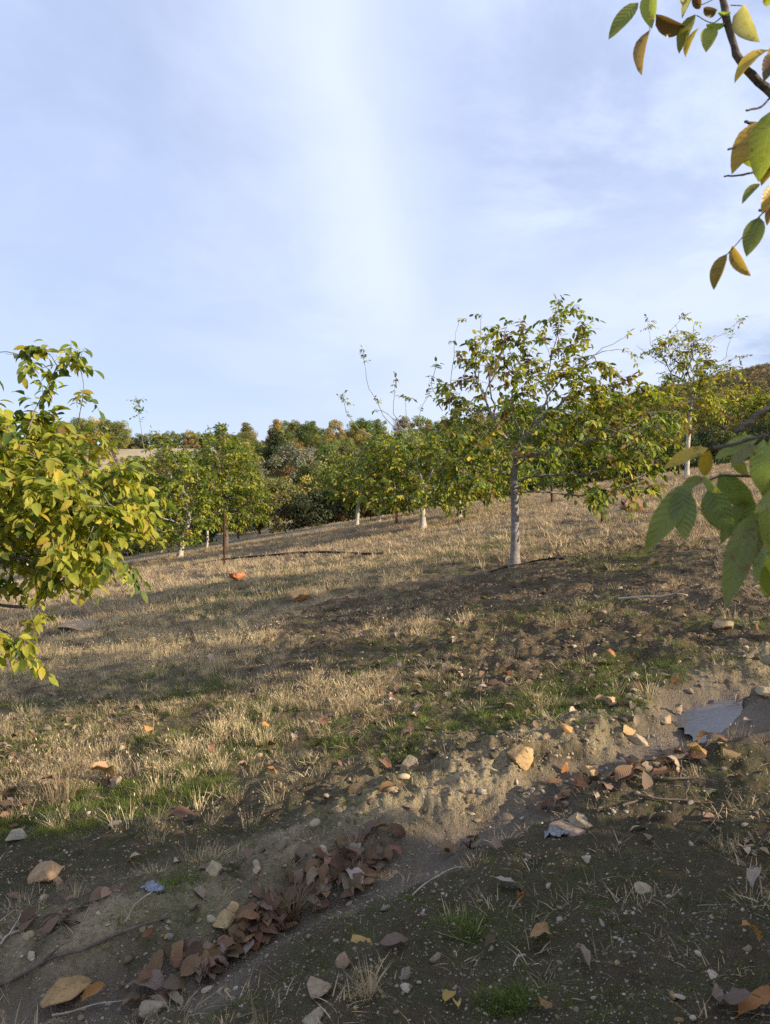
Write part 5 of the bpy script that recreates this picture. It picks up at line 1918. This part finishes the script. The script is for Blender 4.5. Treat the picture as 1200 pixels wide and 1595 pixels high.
def cover():
    rng = np.random.default_rng(21)
    S1, S2 = (.60, .47, .28), (.34, .25, .145)
    Y1, Y2 = (.70, .56, .32), (.50, .39, .22)
    short = [blade_tuft(500 + i, 26, .07, .07, .0016, .9, M_STRAW, S1, S2) for i in range(5)]
    tall = [blade_tuft(510 + i, 34, .17, .07, .0017, .45, M_STRAW, Y1, Y2, head=.35) for i in range(4)]
    far = [blade_tuft(520 + i, 24, .12, .16, .0045, .7, M_STRAW, S1, S2) for i in range(4)]
    green = [blade_tuft(530 + i, 40, .05, .06, .0015, .8, M_GRASS, (.12, .17, .03), (.20, .22, .06)) for i in range(4)]

    def masks(xy):
        x, y = xy[:, 0], xy[:, 1]
        s = gully_sd(x, y)
        D = np.hypot(x, y)
        return dict(s=s, D=D, bare=blobmask(x, y, BARE), tall=blobmask(x, y, TALL), green=blobmask(x, y, GREEN), pat=fbm(x, y, .8, 3, 50), pf=fbm(x, y, 3.2, 3, 55),
                    wet=wetmask(x, y), pud=blobmask(x, y, PUD_BLOB), shade=nearmask(x, y))
    # short straw
    xy = polar_points(rng, 52000, 2.0, 17, .35)
    m = masks(xy)
    p = np.clip(.36 + 1.9 * m['pat'] + 1.6 * m['pf'] + .5 * m['tall'] - 1.0 * m['bare'] - .9 * np.clip(m['wet'], 0, 1) - 1.5 * m['pud'] - .55 * m['green'] - 1.62 * m['shade'] - .35 * np.exp(-((m['s'] - .35) / .3) ** 2) * sstep(8, 6, m['D']), .018, 1)
    k = (rng.uniform(size=len(xy)) < p) & (m['wet'] < .5) & (m['pud'] < .3)
    xy1 = xy[k & clear_of(xy)]
    z, rz, sc_, ti = place(rng, xy1, .5, 1.25)
    scatter('dry_grass', short, xy1, z, rz, sc_, ti, 'short dry straw grass matted over the slope', 'dry grass')
    # tall blond grass
    xy = polar_points(rng, 12500, 3.4, 16, .8)
    m = masks(xy)
    p = np.clip(m['tall'] * (1 - .6 * m['green']) * (1.0 + 2.0 * m['pf']) + .045 - .04 * m['bare'] - m['wet'], 0, 1) * (m['s'] > .1)
    k = rng.uniform(size=len(xy)) < p
    xy2 = xy[k & clear_of(xy)]
    z, rz, sc_, ti = place(rng, xy2, .3, .95)
    scatter('tall_dry_grass', tall, xy2, z, rz, sc_, ti, 'taller blond seeding grass standing in patches', 'dry grass')
    # farther slope
    xy = polar_points(rng, 42000, 12, 41, 1.4)
    m = masks(xy)
    p = np.clip(.42 + 1.4 * m['pat'] + 1.0 * m['pf'] - .5 * m['bare'], .05, 1) * sstep(11, 15, m['D'])
    k = rng.uniform(size=len(xy)) < p
    k = k & ~((m['D'] > 34.2) & (m['D'] < 37) & (xy[:, 0] < -1))
    xy3 = xy[k & clear_of(xy)]
    z, rz, sc_, ti = place(rng, xy3, .6, 1.5)
    scatter('meadow_grass', far, xy3, z, rz, sc_, ti, 'dry tufted grass on the farther part of the slope', 'dry grass')
    # green grass
    xy = polar_points(rng, 60000, 2.0, 20, .2)
    m = masks(xy)
    p = np.clip(2.2 * m['green'] * (.7 + 1.6 * m['pf']) + .05 + .5 * np.clip(-m['pat'] - .05, 0, 1) * (1 - m['shade']) + .9 * np.clip(m['pf'] + .02, 0, 1) * m['shade'] - m['wet'] - m['pud'], 0, 1)
    k = rng.uniform(size=len(xy)) < p
    xy4 = xy[k & clear_of(xy)]
    z, rz, sc_, ti = place(rng, xy4, .35, 1.1)
    sc_ = sc_ * (1 + .6 * sstep(8, 16, np.hypot(xy4[:, 0], xy4[:, 1]))) * np.where((masks(xy4)['shade'] > .5) & (masks(xy4)['green'] < .35), .42, 1)
    scatter('green_grass', green, xy4, z, rz, sc_, ti, 'short fresh green grass in patches', 'grass')
    # grit and pebbles
    gm = []
    for i, c in enumerate([(.30, .25, .19), (.31, .265, .20), (.20, .155, .105), (.29, .255, .21), (.33, .24, .13), (.17, .13, .10)]):
        me = rock_mesh(600 + i, 1, 5, (1, .8, .6))
        me.materials.clear()
        me.materials.append(M_GRIT)
        a = me.attributes.new('leafcol', 'FLOAT_COLOR', 'POINT')
        a.data.foreach_set('color', np.tile((*c, 1.0), len(me.vertices)).astype(np.float32))
        gm.append(me)
    xy = polar_points(rng, 60000, 1.9, 11, .1)
    m = masks(xy)
    p = np.clip(.30 + .45 * m['shade'] + .6 * m['bare'] + .8 * m['wet'] + .8 * np.exp(-((m['s'] - .35) / .3) ** 2) + m['pf'] - 1.5 * m['pud'], .04, 1)
    k = rng.uniform(size=len(xy)) < p
    xy5 = xy[k]
    z, rz, sc_, ti = place(rng, xy5, .5, 1)
    sc_ = np.minimum(.0045 * np.exp(rng.normal(0, .55, len(xy5))), .022) * (1 + .12 * np.hypot(xy5[:, 0], xy5[:, 1]))
    scatter('gravel', gm, xy5, z, rz, sc_, ti * 3, 'fine gravel and clods strewn over the bare soil', 'gravel')
    # clods of soil
    cm = []
    for i, c in enumerate([(.17, .125, .08), (.23, .175, .11), (.33, .26, .165), (.13, .10, .062)]):
        me = rock_mesh(620 + i, 2, 3, (1, .85, .6))
        me.materials.clear()
        me.materials.append(M_GRIT)
        a = me.attributes.new('leafcol', 'FLOAT_COLOR', 'POINT')
        a.data.foreach_set('color', np.tile((*c, 1.0), len(me.vertices)).astype(np.float32))
        cm.append(me)
    xy = polar_points(rng, 42000, 2.2, 16, .4)
    m = masks(xy)
    p = np.clip(.12 + .9 * m['bare'] + .8 * np.exp(-((m['s'] - .35) / .28) ** 2) * sstep(9, 7, m['D']) + .8 * m['pf'] - m['wet'] - 2 * m['pud'] - .55 * m['shade'], .004, 1)
    k = rng.uniform(size=len(xy)) < p
    xy6 = xy[k]
    z, rz, sc_, ti = place(rng, xy6, .5, 1)
    sc_ = np.minimum(.0135 * np.exp(rng.normal(0, .65, len(xy6))), .07)
    scatter('soil_clods', cm, xy6, z, rz, sc_, ti * 3, 'crumbly clods of dry earth on the ruts and the bank', 'soil clods')
    # leaf litter, far and broken
    lm = []
    for i, c in enumerate([(.27, .17, .11), (.36, .25, .17), (.17, .105, .07), (.37, .28, .195)]):
        S = Soup()
        r2 = np.random.default_rng(700 + i)
        leaves(S, np.array([[-.5, 0, .05]]), np.array([[1., 0, .2]]), np.array([[0, .2, 1.]]), 1.0, .55, r2.uniform(.1, .7), r2.uniform(.3, 1.3), np.array([c]), 3, .05, r2)
        lm.append(S.mesh('litter', M_LITTER))
    xy = polar_points(rng, 26000, 3.2, 34, .55)
    m = masks(xy)
    p = np.clip(.22 + 1.1 * m['pat'] + .9 * m['pf'] - .45 * m['shade'] - m['pud'], .01, 1)
    k = rng.uniform(size=len(xy)) < p
    xy7 = xy[k]
    z, rz, sc_, ti = place(rng, xy7, .035, .10)
    scatter('leaf_litter', lm, xy7, z + .012, rz, sc_, ti * 3, 'broken dry leaf litter sprinkled through the grass', 'leaf litter')
    # crossing dry stalks lying flat near the viewer
    st = [blade_tuft(540 + i, 3, .16, .10, .0011, 1.5, M_STRAW, (.42, .34, .22), (.28, .22, .15)) for i in range(4)]
    xy = polar_points(rng, 1000, 2.0, 6, .5)
    m = masks(xy)
    k = (m['wet'] < .4) & (m['pud'] < .3)
    xy8 = xy[k & clear_of(xy)]
    z, rz, sc_, ti = place(rng, xy8, .3, 1.0)
    scatter('fallen_stalks', st, xy8, z + .006, rz, sc_, ti, 'loose dry grass stalks lying on the shaded soil', 'dry grass')


cover()


def straw_clumps():
    rng = np.random.default_rng(31)
    for px, py, h, n, sp, lab in ((458, 1425, .21, 110, .028, 'dense straw tuft between the two leaf heaps'), (575, 1562, .12, 45, .03, 'straw tuft with pale stalks at the bottom, near the grey upright stone'),
                                  (1040, 1212, .10, 40, .05, 'dry stubble tuft beside the gully at right'), (560, 1352, .20, 16, .05, 'loose long straw stalks over the upper heap'),
                                  (90, 1250, .24, 70, .08, 'tall dry tuft in the grass beside the reddish leaf'), (1150, 1140, .10, 30, .06, 'sparse dry tuft below the puddle'), (410, 1590, .12, 14, .04, 'few dry stalks at the bottom edge left of centre'),
                                  (900, 975, .2, 60, .09, 'pale dry tuft on the bare soil at right')):
        b = P(px, py)
        me = blade_tuft(int(px), n, h, sp, .0021, .38, M_STRAW, (.48, .37, .22), (.34, .25, .15), head=.2)
        o = obj('grass_tuft', me, loc=b)
        tag(o, lab, 'grass tuft')


straw_clumps()


def scrub():
    """low scrub that covers the hill at right and the far edge at left"""
    rng = np.random.default_rng(41)
    protos = []
    for i, c in enumerate([(.17, .13, .07), (.13, .12, .05), (.22, .15, .07), (.10, .095, .045), (.16, .12, .085)]):
        cm, tm = wood_proto('s', 800 + i, 1.5, 2.0, 10, 900, .12, .0, 'bush')
        a = cm.attributes['leafcol']
        arr = np.zeros(len(cm.vertices) * 4, np.float32)
        a.data.foreach_get('color', arr)
        arr = arr.reshape(-1, 4)
        arr[:, :3] *= np.array(c) * 1.5
        a.data.foreach_set('color', arr.ravel())
        cm.materials.clear()
        cm.materials.append(M_SCRUB)
        protos.append(cm)
    n = 15000
    px = rng.uniform(860, 1500, n)
    D = 52 + 115 * rng.uniform(size=n) ** .8
    x, y = (px - CX) / F * D, D
    keep = fbm(x, y, .05, 3, 90) > -.22
    x, y = x[keep], y[keep]
    # and a thin line of scrub along the left skyline and the edges of the dry field
    m = 900
    px2 = rng.uniform(-200, 900, m)
    D2 = np.where(rng.uniform(size=m) < .6, rng.uniform(144, 156, m), rng.uniform(60, 108, m))
    x = np.concatenate([x, (px2 - CX) / F * D2])
    y = np.concatenate([y, D2])
    z = H0(x, y) - .05
    k = len(x)
    scatter('hill_scrub', protos, np.stack([x, y], -1), z, rng.uniform(0, 6.28, k), rng.uniform(.45, 1.1, k), np.zeros((k, 2)), 'low brown and olive scrub covering the hill at right', 'scrub')


M_SCRUB = cover_material('scrub_leaf', .15, .85, .3)
scrub()
